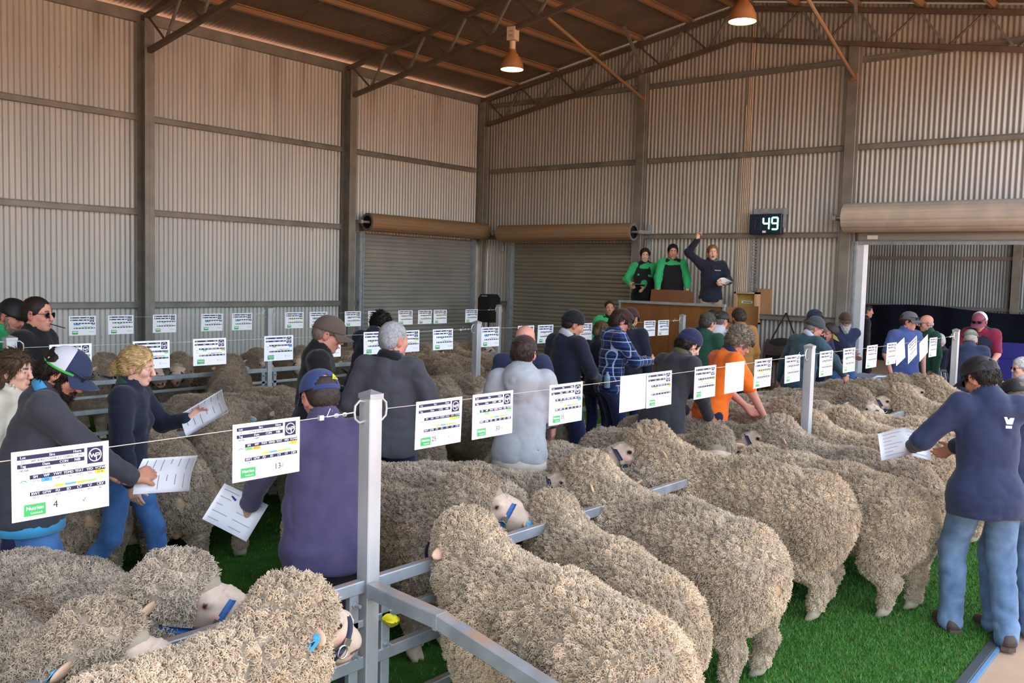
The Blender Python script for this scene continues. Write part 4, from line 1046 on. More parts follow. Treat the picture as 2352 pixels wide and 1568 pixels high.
# ------------------------------------------------------------------ text and cards
def text2d(body, size, align='CENTER', res=2):
    cu = bpy.data.curves.new('txt', 'FONT'); cu.body = body; cu.size = size; cu.align_x = align; cu.align_y = 'CENTER'; cu.resolution_u = res
    ob = bpy.data.objects.new('txt', cu); COL.objects.link(ob)
    dg = bpy.context.evaluated_depsgraph_get(); me = bpy.data.meshes.new_from_object(ob.evaluated_get(dg))
    V = np.array([v.co[:2] for v in me.vertices]).reshape(-1, 2); F = [tuple(p.vertices) for p in me.polygons]
    bpy.data.objects.remove(ob); bpy.data.curves.remove(cu); bpy.data.meshes.remove(me); return V, F
class Print:
    """flat print: coloured polygons on a plane (x right, y up), later stood up on its sheet"""
    def __init__(s): s.v, s.f, s.c = [], [], []
    def poly(s, pts, col, z=0.0):
        o = len(s.v); s.v += [(x, y, z) for x, y in pts]; s.c += [col]*len(pts); s.f.append(tuple(range(o, o+len(pts))))
    def rect(s, x0, y0, x1, y1, col, z=0.0): s.poly([(x0, y0), (x1, y0), (x1, y1), (x0, y1)], col, z)
    def text(s, t, x, y, size, col, z=.0003, align='CENTER', bold=0.0, rot=0.0):
        V, F = text2d(t, size, align)
        for dx in ((0,) if not bold else (-bold, bold)):
            o = len(s.v); ca, sa = math.cos(rot), math.sin(rot)
            s.v += [(x+dx+ca*a-sa*b, y+sa*a+ca*b, z) for a, b in V]; s.c += [col]*len(V); s.f += [tuple(i+o for i in f) for f in F]
    def ring(s, x, y, r0, r1, col, z=.0002, n=36):
        for i in range(n):
            a, b = 2*math.pi*i/n, 2*math.pi*(i+1)/n
            s.poly([(x+r0*math.cos(a), y+r0*math.sin(a)), (x+r1*math.cos(a), y+r1*math.sin(a)), (x+r1*math.cos(b), y+r1*math.sin(b)), (x+r0*math.cos(b), y+r0*math.sin(b))], col, z)
    def stroke(s, pts, wd, col, z=.0004):
        for (a, b) in zip(pts[:-1], pts[1:]):
            a = np.array(a, float); b = np.array(b, float); d = unit(b-a); n = np.array((-d[1], d[0]))*wd/2
            s.poly([tuple(a-n-d*wd*.3), tuple(b-n+d*wd*.3), tuple(b+n+d*wd*.3), tuple(a+n-d*wd*.3)], col, z)
    def mesh(s, name, T, mt):
        me = bpy.data.meshes.new(name); me.from_pydata([tuple(T(np.array(p, float))) for p in s.v], [], s.f); me.materials.append(mt)
        a = me.color_attributes.new('Col', 'FLOAT_COLOR', 'POINT'); a.data.foreach_set('color', np.array([(*c, 1) for c in s.c], dtype=np.float32).ravel()); me.update(); return me
M_PRINT = mat('laminated_print', rough=.4, attr=True, var=.0, spec=.3)
NAVY, WH, GRN, GREY, YEL, BLU, ORG, LGR = sr('20244a'), (.9, .9, .92), sr('3fae5f'), sr('8d8f98'), sr('f5e32e'), sr('4fa6e8'), sr('f2b53a'), sr('8fdc7c')
CWD, CHT = .303, .217
def card_print(vals=None, cells=((1, BLU), (6, YEL)), fine=True):
    p = Print(); X = lambda a: (a-.5)*CWD; Y = lambda b: -b*CHT
    R = lambda x0, y0, x1, y1, c, z=.0: p.rect(X(x0), Y(y1), X(x1), Y(y0), c, z)
    for y in (.067, .19): R(.055, y, .735, y+.06, NAVY)
    R(.765, .063, .935, .31, NAVY); p.ring(X(.85), Y(.187), .0185, .0215, WH)
    lx, ly = X(.85), Y(.187)
    p.stroke([(lx-.016, ly+.007), (lx-.011, ly-.006), (lx-.006, ly+.004), (lx-.001, ly-.006), (lx+.003, ly+.005), (lx+.014, ly+.005), (lx+.015, ly-.001), (lx+.004, ly-.002), (lx+.004, ly-.018)], .0032, WH)
    R(.175, .36, .96, .42, NAVY); R(.175, .605, .96, .66, NAVY)
    for i, c in cells: R(.175+i*.112, .42, .175+(i+1)*.112, .475, c)
    for i, c in enumerate((YEL, BLU, ORG, LGR)): R(.42+i*.112, .545, .42+(i+1)*.112, .575, c)
    R(.115, .775, .33, .945, GRN)
    for y in (.127, .253, .48, .54, .72): R(.055 if y < .3 else .175, y+.062, .96 if y > .3 else .735, y+.064, sr('d5d6da'))
    for i in range(8): R(.175+i*.112, .42, .1765+i*.112, .60, sr('dcdde2')); R(.175+i*.112, .66, .1765+i*.112, .72, sr('dcdde2'))
    hs_ = .0118
    if fine:
        for t, x, y in (('Lot', .11, .097), ('Sire', .40, .097), ('Horn', .66, .097), ('Tag', .11, .22), ('Dam', .34, .22), ('CON', .52, .22), ('NIB', .66, .22)): p.text(t, X(x), Y(y), hs_, WH, bold=.0003)
        for i, t in enumerate(('SM', 'WP', 'YWT', 'YEMD', 'YFAT', 'YFD', 'YCFW')): p.text(t, X(.231+i*.112), Y(.39), hs_, WH, bold=.0003)
        for i, t in enumerate(('BWT', 'GFW', 'FD', 'SD', 'CV', 'CF', 'CRV')): p.text(t, X(.231+i*.112), Y(.633), hs_, WH, bold=.0003)
        p.text('Nutrien', X(.222), Y(.835), .0165, WH, bold=.0005); p.text('Livestock', X(.24), Y(.905), .0095, WH)
        p.text('ASBV', X(.115), Y(.515), .008, sr('5f9fb0')); p.text('RURAL DATA', X(.845), Y(.835), .0085, sr('a8c8bc'))
        for i in range(7):
            a, b = math.radians(20+i*20), math.radians(20+(i+1)*20); q = lambda r, t: (X(.115)+r*math.cos(t), Y(.47)+r*math.sin(t))
            p.poly([q(.008, a), q(.011, a), q(.011, b), q(.008, b)], sr('4d9aa0'))
        p.stroke([(X(.715), Y(.835)), (X(.725), Y(.855)), (X(.745), Y(.80))], .0022, sr('5f6b66'))
    else:
        for y, xs in ((.097, (.11, .4, .66)), (.22, (.11, .34, .52, .66)), (.39, [.231+i*.112 for i in range(7)]), (.633, [.231+i*.112 for i in range(7)])):
            for x in xs: R(x-.022, y-.014, x+.022, y+.014, WH, .0002)
        R(.14, .81, .31, .86, WH, .0002); R(.73, .82, .94, .845, sr('b8ccc6'), .0002)
    if vals:
        g = sr('666874')
        for t, x, y, s_ in vals: p.text(t, X(x), Y(y), s_, g, z=.0006, bold=.00015)
    return p
DIG = .0098
V1 = [('15', .11, .158, DIG), ("WP 'KING CHARLES' 220450", .40, .158, .0105), ('PH', .69, .158, DIG), ('240368', .115, .283, DIG), ('210688', .34, .283, DIG), ('AI', .52, .283, DIG), ('1', .66, .283, DIG)]
V1 += [(t, .231+i*.112, .448, .009) for i, t in enumerate(('151.53', '203', '6.09', '-1.16', '-0.37', '-0.65', '44.08'))]+[(t, .231+i*.112, .69, .009) for i, t in enumerate(('101.5', '2.3', '20.4', '3.1', '15.3', '99.3', '60'))]
V2 = [('14', .11, .158, DIG), ('GLENLEA PARK 220614', .40, .158, .0105), ('PP', .69, .158, DIG), ('240706', .115, .283, DIG), ('220897', .34, .283, DIG)]
V2 += [(t, .231+i*.112, .448, .009) for i, t in enumerate(('154.52', '192.52', '', '', '', '', '44.73')) if t]+[('109', .231, .69, .009)]
STAND = lambda off: (lambda q: np.array((off+q[2], q[0], q[1])))   # print plane -> sheet facing +x
card_me = MB().prism([(-CWD/2, 0), (CWD/2, 0), (CWD/2, -CHT), (-CWD/2, -CHT)], -.0008, .0008, T=lambda p: np.array((p[2], p[0], p[1]))).mesh('sale_card', M_WHITE)
def pm_(p): return p.mesh('print', STAND(.0011), M_PRINT)
PR = {'1': pm_(card_print(V1)), '2': pm_(card_print(V2, ((0, LGR), (1, ORG), (6, YEL)))), 'a': pm_(card_print(None, ((5, YEL), (6, LGR)))), 'b': pm_(card_print(None, ((1, LGR), (6, LGR)))), 'c': pm_(card_print(None, ((1, LGR), (6, BLU)))),
      'd': pm_(card_print(None, ((1, LGR), (6, ORG)))), 'e': pm_(card_print(None, ((0, BLU), (1, BLU), (6, BLU)), False)), 'f': pm_(card_print(None, ((2, LGR),), False)), 'g': pm_(card_print(None, ((1, YEL), (2, YEL), (6, YEL)), False))}
def number(t, x=.62):
    p = Print(); p.text(t, (x-.5)*CWD, -.835*CHT, .032, sr('2a2a30'), .0006, rot=.03); return p.mesh('handwritten_number', STAND(.0011), M_PRINT)
WZ = 1.535
def card(rx, y, label, kind='a', num=None, group='sale cards on the wires', tilt=0.0, dz=0.0, yawj=0.0, numx=.62):
    c = put('sale_card', card_me, None, (rx, y, WZ+.012+dz)); tag(c, label, 'sale card', group)
    c.rotation_euler = (tilt, random.uniform(-.03, .03), yawj)
    if kind: put('print', PR[kind], c)
    if num: put('handwritten_number', number(num, numx), c)
    return c
# ------------------------------------------------------------------ pen fences
ROWS = {'front': (-2.91, (2.62, 7.45, 12.07)), 'middle': (-6.64, (2.68, 7.50, 12.05)), 'back': (-10.22, (7.38, 12.1))}
PT = 1.60
def dloop(m, c, s, r=.036):
    pts = [(c[0], c[1]+s*.0, c[2]+.042), (c[0], c[1]+s*.03, c[2]+.046), (c[0], c[1]+s*.052, c[2]+.028), (c[0], c[1]+s*.056, c[2]), (c[0], c[1]+s*.052, c[2]-.028), (c[0], c[1]+s*.03, c[2]-.046), (c[0], c[1], c[2]-.042)]
    m.tube(pts, .0052, 8)
def fence(label, rx, ys, y0, y1, seed):
    f = empty('pen_fence', (rx, (y0+y1)/2, 0)); tag(f, label, 'fence', 'pen fences'); cy = (y0+y1)/2
    L = lambda p: (p[0]-rx, p[1]-cy, p[2])
    ends = [y0]+[y for y in ys]+[y1]
    for y in ys:
        m = MB().box(L((rx, y, PT/2)), (.071, .071, PT), ch=.004); po = m.build('post', M_POST, f)
        cp = MB(); cp.add([L((rx+a*.038, y+b*.038, PT-.012)) for a, b in ((-1, -1), (1, -1), (1, 1), (-1, 1))]+[L((rx+a*.038, y+b*.038, PT+.008)) for a, b in ((-1, -1), (1, -1), (1, 1), (-1, 1))]+[L((rx, y, PT+.026))], [(0, 1, 5, 4), (1, 2, 6, 5), (2, 3, 7, 6), (3, 0, 4, 7), (4, 5, 8), (5, 6, 8), (6, 7, 8), (7, 4, 8)])
        cp.build('post_cap', M_GALV, po)
        for s in (-1, 1):
            d = MB(); dloop(d, L((rx, y+s*.034, WZ)), s); d.build('wire_loop', M_WIRE, po, True)
    for a, b in zip(ends[:-1], ends[1:]):
        a2 = a+(.036 if a in ys else 0); b2 = b-(.036 if b in ys else 0)
        if b2-a2 < .2: continue
        for z, hh, ww in ((.785, .055, .042), (.625, .034, .034), (.455, .055, .042), (.20, .04, .04)):
            MB().box(L((rx+.002, (a2+b2)/2, z)), (ww, b2-a2, hh), ch=.004).build('rail', M_GALV, f)
        for yy in [y for y in (a2+.055, b2-.055) if min(abs(y-q) for q in ys) < .2]:
            MB().box(L((rx+.004, yy, .44)), (.03, .05, .66), ch=.003).build('upright', M_GALV, f)
            for z in (.72, .50): MB().tube([L((rx+.02, yy, z)), L((rx+.055, yy, z))], .008, 8).tube([L((rx+.02, yy, z)), L((rx+.026, yy, z))], .015, 6).build('bolt', M_GALV, f)
        wi = MB(); n = 14; sag = .012
        pts = [L((rx, a2+.05+(b2-a2-.10)*t, WZ-sag*4*t*(1-t))) for t in np.linspace(0, 1, n)]
        wi.tube(pts, .0016, 5).build('wire', M_WIRE, f)
        if b in ys:      # strainer beside the post
            st = MB()
            for k in range(5): st.tube([L((rx, b2-.085-.022*k+.011*math.cos(t), WZ-.003+(.007*math.sin(t) if k % 2 else 0))) if True else 0 for t in np.linspace(0, 2*math.pi, 9)[:-1]], .0026, 5, closed=True)
            st.tube([L((rx, b2-.06, WZ)), L((rx, b2-.20, WZ-.004))], .003, 6).box(L((rx, b2-.23, WZ-.004)), (.014, .022, .02)).tube([L((rx, b2-.20, WZ-.004)), L((rx+.004, b2-.185, WZ+.03))], .0018, 5)
            st.build('wire_strainer', M_WIRE, f); st = None
    return f, L
fA, LA = fence('galvanised front pen fence with three posts and its wire of sale cards', *ROWS['front'], -.6, 12.1, 1)
fB, LB = fence('galvanised middle pen fence between the two aisles of sheep', *ROWS['middle'], .5, 12.1, 2)
fC, LC = fence('galvanised back pen fence closest to the long zinc wall', *ROWS['back'], 3.0, 12.15, 3)
# the divider tube that leaves the near post and kinks down
dv = MB(); y = 2.60
dv.beam((-2.865, y, .775), (-2.46, y, .748), .062, .062, ch=.004); da = dv.build('pen_divider_rail', M_GALV); tag(da, 'kinked galvanised divider tube leaving the near post towards the grass edge', 'rail')
MB().beam((-2.462, y, .748), (-1.86, y, .622), .062, .062, ch=.004).build('lower_tube', M_GALV, da); MB().box((-2.462, y, .747), (.02, .066, .066)).build('weld_plate', M_GALV, da)
MB().box((-1.858, y, .622), (.012, .058, .058)).build('end_cap', M_WHITE, da)
# clips that hang under the front rails
def clip(y, z, label, L_=.05):
    m = MB(); m.tube([(-2.885, y+.024*math.cos(t), z-.03+.034*math.sin(t)) for t in np.linspace(0, 2*math.pi, 15)[:-1]], .003, 6, closed=True)
    tag(m.build('ring_clip', M_WIRE, None, True), label, 'clip', 'tether clips on the front fence')
    o = bpy.data.objects[-1] if False else None
clip(3.0, .745, 'round steel tether clip under the top rail right of the near post'); clip(2.18, .735, 'round steel tether clip under the top rail left of the near post')
sb = MB().sheet([[(-2.88, 2.16+.0*k, .70-.03*k), (-2.88, 2.20+.018*k, .70-.03*k)] for k in range(6)], .004); tag(sb.build('tether_strap', mat('worn_black_strap', sr('3a342e'), .8)), 'worn black tether strap with clip beside the near post', 'strap')
# cards, nearest first along each wire; y found from where each one shows
def cy_(u, rx): return float(at_x(u, 0, rx)[1]) if False else float(at_x(u, 600+.0264*u+(150 if rx > -5 else 80), rx)[1])
rx = ROWS['front'][0]
for (u0, u1, v, kd, num, nx, lb) in (
 (25, 247, 1040, '1', '4', .43, 'nearest white sale card with a handwritten 4, before the bearded man'),
 (532, 688, 968, '2', '13', .66, 'white sale card with a handwritten 13 beside the purple jumper'),
 (955, 1060, 921, 'a', '25', .40, 'white sale card with a handwritten 25, first past the near post'),
 (1083, 1178, 906, 'b', '30', .62, 'white sale card with a handwritten 30, second past the near post'),
 (1262, 1336, 888, 'c', '35', .40, 'white sale card with a handwritten 35 beside the grey hoodie'),
 (1424, 1490, 872, None, None, 0, 'blank white back of a card in front of the dark oilskin coat'),
 (1485, 1541, 862, 'd', None, 0, 'white sale card overlapping a blank one before the oilskin coat'),
 (1596, 1642, 847, 'd', None, 0, 'white sale card hanging at the left edge of the orange shirt'),
 (1667, 1712, 837, None, None, 0, 'blank white back of a card on the orange shirt'),
 (1735, 1770, 825, 'g', None, 0, 'white sale card just right of the orange shirt'),
 (1803, 1836, 815, 'f', None, 0, 'white sale card just before the second front post'),
 (1883, 1912, 802, 'f', None, 0, 'white sale card on the teal fleece, first past the second front post'),
 (1938, 1962, 797, 'e', None, 0, 'white sale card, second past the second front post'),
 (1992, 2014, 791, 'f', None, 0, 'white sale card, third past the second front post'),
 (2038, 2058, 785, 'g', None, 0, 'white sale card, fourth past the second front post')):
    y = (at_x(u0, v, rx)[1]+at_x(u1, v, rx)[1])/2; card(rx+(.004 if kd else -.004), y, lb, kd, num, numx=nx)
for (u, v, kd, lb, ti) in ((2068, 784, None, 'blank white card swinging beside the blue polo shirt', .25), (2095, 777, 'f', 'tilted white sale card on the blue polo shirt', .3), (2123, 774, None, 'tilted blank white card at the right side of the blue polo shirt', .3), (2144, 767, 'f', 'white sale card last before the farthest front post', 0.0)):
    card(rx+(.004 if kd else -.006), at_x(u, v, rx)[1], lb, kd, None, tilt=ti)
rx = ROWS['middle'][0]
ords = ['first', 'second', 'third', 'fourth', 'fifth', 'sixth', 'seventh', 'eighth', 'ninth', 'tenth', 'eleventh', 'twelfth', 'thirteenth', 'fourteenth', 'fifteenth']
for i, (u, v, kd) in enumerate(((162, 783, 'b'), (347, 779, 'b'), (481, 773, 'd'), (640, 768, 'c'), (752, 765, 'e'), (862, 758, 'b'), (938, 755, 'a'), (1017, 751, 'f'), (1126, 747, 'e'), (1208, 745, 'f'), (1253, 744, 'f'), (1308, 743, 'f'), (1344, 743, 'e'), (1492, 737, 'f'), (1524, 734, 'e'))):
    card(rx+.004, at_x(u, v, rx)[1], '%s white sale card along the middle wire, counted from the left' % ords[i], kd)
rx = ROWS['back'][0]
for i, (u, v, kd) in enumerate(((189, 734, 'e'), (277, 732, 'f'), (378, 728, 'f'), (487, 723, 'e'), (556, 721, 'e'), (676, 716, 'g'), (731, 715, 'e'), (810, 714, 'e'), (863, 713, 'g'), (931, 712, 'g'), (976, 711, 'f'), (1011, 711, 'g'), (1083, 709, 'e'))):
    card(rx+.004, at_x(u, v, rx)[1], '%s white sale card along the back wire, counted from the left' % ords[i], kd)
# ------------------------------------------------------------------ lamps, board, rostrum and other furnishings
M_LAMP = mat('dusty_lamp_shade', sr('b5743c'), .5, .2, .2, 6, col2=sr('c79a70'))
M_LAMPW = mat('cream_ballast_box', sr('d8c6ae'), .5, .1, .08)
M_GLOW = mat('lamp_glow', (1, .95, .8), .5, emit=(1, .93, .72), estr=14.0)
def lamp(u, v, w_px, label):
    p = at_y(u, v, 10.95); o = empty('pendant_lamp', p); tag(o, label, 'lamp', 'high bay lamps on the truss'); r = .178
    MB().lathe([(.052, .30), (.06, .26), (.09, .225), (.13, .17), (.165, .09), (r, .012), (r+.004, 0), (r-.006, 0), (r-.012, .012), (.155, .09), (.12, .165), (.05, .23), (.0, .235)], 32).build('shade', M_LAMP, o, True)
    MB().lathe([(0, .018), (r-.014, .018), (r-.014, .010), (0, .010)], 32).build('diffuser', M_GLOW, o)
    MB().lathe([(.048, .30), (.045, .40), (.05, .42)], 16).build('neck', M_LAMPW, o, True)
    b = MB().box((0, 0, .53), (.14, .14, .20), ch=.004).build('ballast_box', M_LAMPW, o); b.rotation_euler = (0, 0, .15)
    for z in (.57, .555, .505, .49): MB().box((.0, -.072, z), (.07, .004, .007)).build('vent_slot', M_LAMP, b)
    ztop = zt(p[0])-.55-p[2]
    if ztop > .65:
        m = MB(); k = max(1, int((ztop-.63)/.045))
        for i in range(k): m.tube([(.014*math.cos(t)*(i % 2), .014*math.cos(t)*((i+1) % 2), .65+.045*i+.03*math.sin(t)) for t in np.linspace(0, 2*math.pi, 11)[:-1]], .004, 5, closed=True)
        m.build('hanging_chain', M_LAMP, o)
    l = bpy.data.lights.new('lamp_light', 'SPOT'); lo = put('lamp_light', l, o, (0, 0, .005)); l.energy = 60; l.color = (1, .86, .62); l.shadow_soft_size = .15; l.spot_size = 2.6; l.spot_blend = .6
lamp(1176, 160, 60, 'lit bell lamp with a cream ballast box hanging left of the ridge')
lamp(1705, 50, 75, 'lit bell lamp hanging right of the ridge over the rostrum')
# number board
M_LED = mat('green_led', (.1, 1, .5), .5, emit=(.12, 1.0, .48), estr=5.0)
M_NAVYP = mat('navy_panel', sr('14223a'), .35, 0, .1)
c = at_y(1760, 515, YB-.2); o = empty('number_board', c); tag(o, 'small black board lit with green numerals 49 on the gable wall', 'display board')
MB().box((0, 0, 0), (.56, .10, .335), ch=.008).build('case', M_NAVYP, o)
MB().box((.02, .11, .215), (.58, .05, .10)).box((.27, .08, .1), (.03, .12, .3)).build('bracket', M_GALV, o); MB().tube([(-.05, -.01, .17), (-.05, -.03, .19), (.05, -.03, .19), (.05, -.01, .17)], .008, 6).build('handle', M_GALV, o)
def seg_digit(x0, segs, mt, name):
    d = MB(); w_, h_, t_ = .10, .19, .026
    S = {'a': ((0, h_/2), (w_, t_)), 'g': ((0, 0), (w_, t_)), 'd': ((0, -h_/2), (w_, t_)), 'f': ((-w_/2, h_/4), (t_, h_/2)), 'b': ((w_/2, h_/4), (t_, h_/2)), 'e': ((-w_/2, -h_/4), (t_, h_/2)), 'c': ((w_/2, -h_/4), (t_, h_/2))}
    for k in segs: (cx, cz), (a, b_) = S[k]; d.box((x0+cx, -.052, cz+.01), (a*.9, .006, b_*.92), ch=.002)
    return d.build(name, mt, o)
seg_digit(.02, 'fgbc', M_LED, 'lit_digit'); seg_digit(.17, 'abcdfg', M_LED, 'lit_digit'); seg_digit(-.13, 'abcdefg', mat('dark_segment', sr('1c2a3c'), .4), 'dark_digit')
MB().box((-.01, -.052, -.125), (.06, .004, .035)).build('sticker', M_WHITE, o)
# conduits and cable ladder beside the board
M_COND = mat('cream_conduit', sr('cbbba6'), .5, 0, .08)
cb = empty('conduit_bundle', at_y(1712, 500, YB-.03)); tag(cb, 'bundle of thin cream conduits running down the gable wall', 'conduit'); cbx = cb.location.copy()
for k, (dx, z0, z1) in enumerate(((-.10, 1.95, 4.28), (-.065, 1.95, 5.1), (-.03, 1.95, 5.62), (0, 1.95, 6.6), (.035, 1.95, 6.55), (.07, 1.95, 4.3))):
    MB().tube([(dx, -.0, z0-cbx.z), (dx, -.0, z1-cbx.z)], .0125, 8).build('conduit', M_COND, cb)
tr = MB(); tx = at_y(1731, 620, YB-.05)
for s in (-1, 1): tr.box((tx[0]+s*.06, YB-.04, 2.45), (.012, .03, 1.1))
for i in range(22): tr.box((tx[0], YB-.04, 1.93+i*.05), (.12, .02, .014))
tag(tr.build('cable_ladder', M_GALV), 'perforated steel cable ladder above the meter box', 'cable tray')
# meter box in its timber frame, plywood panel beside it
M_PLYF = mat('pale_timber', sr('c9a27c'), .7, 0, .12, 8, stretch=(1, 1, .2)); M_MBOX = mat('mustard_box', sr('b59a4e'), .5, 0, .1)
c = at_y(1716, 707, YB-.14); o = empty('meter_box', c); tag(o, 'mustard meter box in a pale timber frame on the gable wall', 'meter box')
MB().box((0, .06, 0), (.38, .10, .50)).build('back_box', M_MBOX, o)
for s in (-1, 1): MB().box((s*.185, 0, 0), (.035, .20, .54)).build('frame_side', M_PLYF, o); MB().box((0, 0, s*.255), (.405, .20, .03)).build('frame_side', M_PLYF, o)
dr = MB().box((0, -.0, 0), (.32, .02, .46), ch=.006).build('door', M_MBOX, o)
for (x, z, a, b_) in ((0, .10, .20, .04), (.07, -.08, .06, .035)): MB().box((x, -.012, z), (a, .004, b_)).build('sticker', M_WHITE, dr)
MB().box((0, -.015, .10), (.15, .003, .012)).build('sticker_text', M_BLACK, dr)
c = at_y(1755, 696, YB-.06); tag(MB().box(c, (.26, .03, .48)).build('plywood_panel', mat('tan_ply', sr('a97f5c'), .7, 0, .1)), 'plain tan plywood panel right of the meter box', 'panel')
# bag hanging from the girt
M_BAG = mat('dark_brown_canvas', sr('4a3e38'), .85, 0, .15, 30, .2, 200); M_BAGD = mat('black_canvas', sr('2b2a2c'), .85, 0, .1)
c = at_y(1797, 800, YB-.2); o = empty('shoulder_bag', c); tag(o, 'dark brown satchel hung by its strap from the wall girt', 'bag')
b = Blob(.02); b.ell((0, 0, -.02), (.28, .085, .20), .05); b.cone((-.22, 0, -.16), (.22, 0, -.16), .07, .07, .05); b.cone((-.24, 0, .07), (.24, 0, .05), .06, .06, .05)
V, Q, _ = b.mesh(2); put('bag_body', np_mesh('bag_body', V, [Q], [M_BAGD]), o)
MB().sheet([[(x, -.03-.075*math.sin(min(t, 1)*1.7), .15-.26*t+.012*math.sin(9*x)) for t in np.linspace(0, 1, 7)] for x in np.linspace(-.27, .27, 8)], .01).build('flap', M_BAG, o, True)
for p0 in (-.21, .24): MB().sheet([[(p0*(1-t)+.03*t, -.02, .12+.47*t), (p0*(1-t)+.03*t+.028, -.02, .12+.47*t)] for t in np.linspace(0, 1, 5)], .005).build('strap', M_BAGD, o)
# loudspeaker on its stand in the corner
c = at_y(1123, 708, 13.7); o = empty('loudspeaker', (c[0], 13.7, c[2])); tag(o, 'black loudspeaker on a stand in the corner between the roller doors', 'speaker')
MB().prism([(-.17, -.27), (.17, -.27), (.17, .20), (.10, .28), (-.10, .28), (-.17, .20)], -.14, .14, T=lambda p: np.array((p[0], p[2], p[1]))).build('cabinet', M_BLACK, o)
MB().box((0, -.142, .0), (.28, .01, .44), ch=.004).build('grille', mat('grille_black', sr('101012'), .7), o); MB().box((0, -.145, .245), (.14, .012, .02)).build('handle', M_GALV, o)
so = empty('speaker_stand', (c[0], 13.7, 0)); tag(so, 'black tripod stand carrying the corner loudspeaker', 'stand'); hz = c[2]-.27
MB().tube([(0, 0, .3), (0, 0, hz)], .018, 10).build('pole', M_BLACK, so)
for k in range(3): a = k*2.1; MB().tube([(0, 0, .75), (.35*math.cos(a), .35*math.sin(a), .01)], .012, 8).build('leg', M_BLACK, so)
# rostrum
M_PLY = mat('varnished_plywood', sr('8a5a2c'), .45, 0, .22, 3, col2=sr('6e4420'), stretch=(1, 1, .35)); M_PLYD = mat('dark_varnished_ply', sr('6a3f26'), .4, 0, .15, 4)
y0 = 13.25; a_, b_ = at_y(1425, 690, y0), at_y(1664, 690, y0); xl, xr_, zt_ = a_[0], b_[0], a_[2]-.03
o = empty('rostrum', ((xl+xr_)/2, y0, 0)); tag(o, 'tall varnished plywood auction rostrum with grey steel edge', 'rostrum'); W_ = xr_-xl
for k in range(2): MB().box((-W_/4+k*W_/2, 0, zt_/2), (W_/2-.006, .02, zt_)).build('front_panel', M_PLY, o)
for s in (-1, 1): MB().box((s*W_/2, .62, zt_/2), (.02, 1.24, zt_)).build('side_panel', M_PLY, o); MB().box((s*(W_/2-.0), -.005, zt_/2), (.035, .035, zt_)).build('corner_angle', M_GALV, o)
MB().box((0, .0, zt_+.02), (W_+.04, .07, .04)).build('steel_edge', M_GALV, o)
MB().box((0, .68, .93), (W_-.03, 1.2, .05)).build('floor_deck', M_PLY, o)
for t_ in range(3): MB().box((W_/2+.25, .62-.0*t_, .155+.31*t_), (.40-.1*t_*0, .8, .03)).build('step', M_PLY, o)
l0, l1 = at_y(1484, 664, y0+.02), at_y(1582, 690, y0+.02)
lw = l1[0]-l0[0]; p = []
for (x, z) in ((0, .0), (lw*.88, 0), (lw*.97, -.03), (lw, -.09), (lw*1.02, -.26), (.03, -.26)): p.append((l0[0]+x, l0[2]+z))
tag(MB().prism(p, 0, .025, T=lambda q: np.array((q[0], y0+.10+q[2]-(q[1]-l0[2])*-.55*0+(q[1]-l0[2]+.26)*.35, q[1]))).build('lectern_board', M_PLYD), 'sloping dark plywood lectern board on top of the rostrum', 'lectern')
# crushed can pushed onto the rail
M_CAN = mat('yellow_can', sr('e8d820'), .35, .3, .06)
cp = at_x(900, 1424, -2.86); o = empty('crushed_can', cp); tag(o, 'crushed yellow drink can stuck on the rail by the near post', 'can')
R_ = rotm(2.2, .5); cb_ = MB(); n = 20; prof = [(.026, -.055), (.031, -.048), (.031, -.01), (.027, .01), (.030, .035), (.018, .052)]
V = []
for j, (r, h) in enumerate(prof):
    for i in range(n): a = 2*math.pi*i/n; q = r*(1+.16*math.sin(2*a+j)+.08*math.sin(5*a+2*j)); V.append(R_@np.array((h, q*math.cos(a), q*.75*math.sin(a))))
cb_.add(V, [(j*n+i, j*n+(i+1) % n, (j+1)*n+(i+1) % n, (j+1)*n+i) for j in range(len(prof)-1) for i in range(n)]+[tuple(range(n))[::-1], tuple(range((len(prof)-1)*n, len(prof)*n))]); cb_.build('can_body', M_CAN, o, True)
p = Print(); p.rect(-.014, -.018, .014, .026, sr('15140c')); p.text('SOL', 0, .004, .020, sr('e8d820'), .0006, rot=math.pi/2, bold=.0006);
vx = unit(EYE-cp); ux = unit(np.cross((0, 0, 1), vx)); uy = np.cross(vx, ux); ca_, sa_ = math.cos(-.5), math.sin(-.5)
p.mesh_ = p.mesh('can_print', lambda q: R_@np.array((q[0]*1.0-.008, q[1]*.7+.002, 0))+unit(np.array((.75, -.45, .5)))*(.0285+q[2]), M_PRINT); put('can_print', p.mesh_, o)
# ------------------------------------------------------------------ the lean-to seen through the open door
wf_ = tag(empty('wall_far', (0, 0, 0)), 'grey corrugated wall of the shed beyond the open roller door', kind='structure'); YR = 27.5
x = -13.0; k = 0
while x < 2.0:
    corr_sheet('cladding_sheet', SW+LAP, lambda s: 5.2, lambda s: -.05, M_FAR, lambda s, q, z, x=x: (x+s, YR-q, z), wf_, seg=6); x += SW
MB().box((-5.5, YR+.05, 2.6), (16, .03, 5.3)).build('light_stop_sheet', M_FAR, wf_)  # added unseen panel that stops light showing through the sheet seams
for xx in (-9.2, -5.2, -1.2): MB().box((xx, YR-.12, 2.6), (.2, .2, 5.2)).build('column', M_STEEL, wf_)
for z in (1.55, 2.92, 4.3): MB().box((-5.5, YR-.06, z), (15, .05, .09)).build('girt', M_STEEL, wf_)
c2 = MB().box((-7.0, (YB+YR)/2+.3, 5.3), (13.0, YR-YB+.4, .06)); tag(c2.build('roof_far', M_ROOF), 'dusty flat roof of the shed beyond the open door', kind='structure')
MB().box((-13.4, (YB+YR)/2, 2.6), (.06, YR-YB, 5.2)).build('side_wall', M_FAR, wf_)
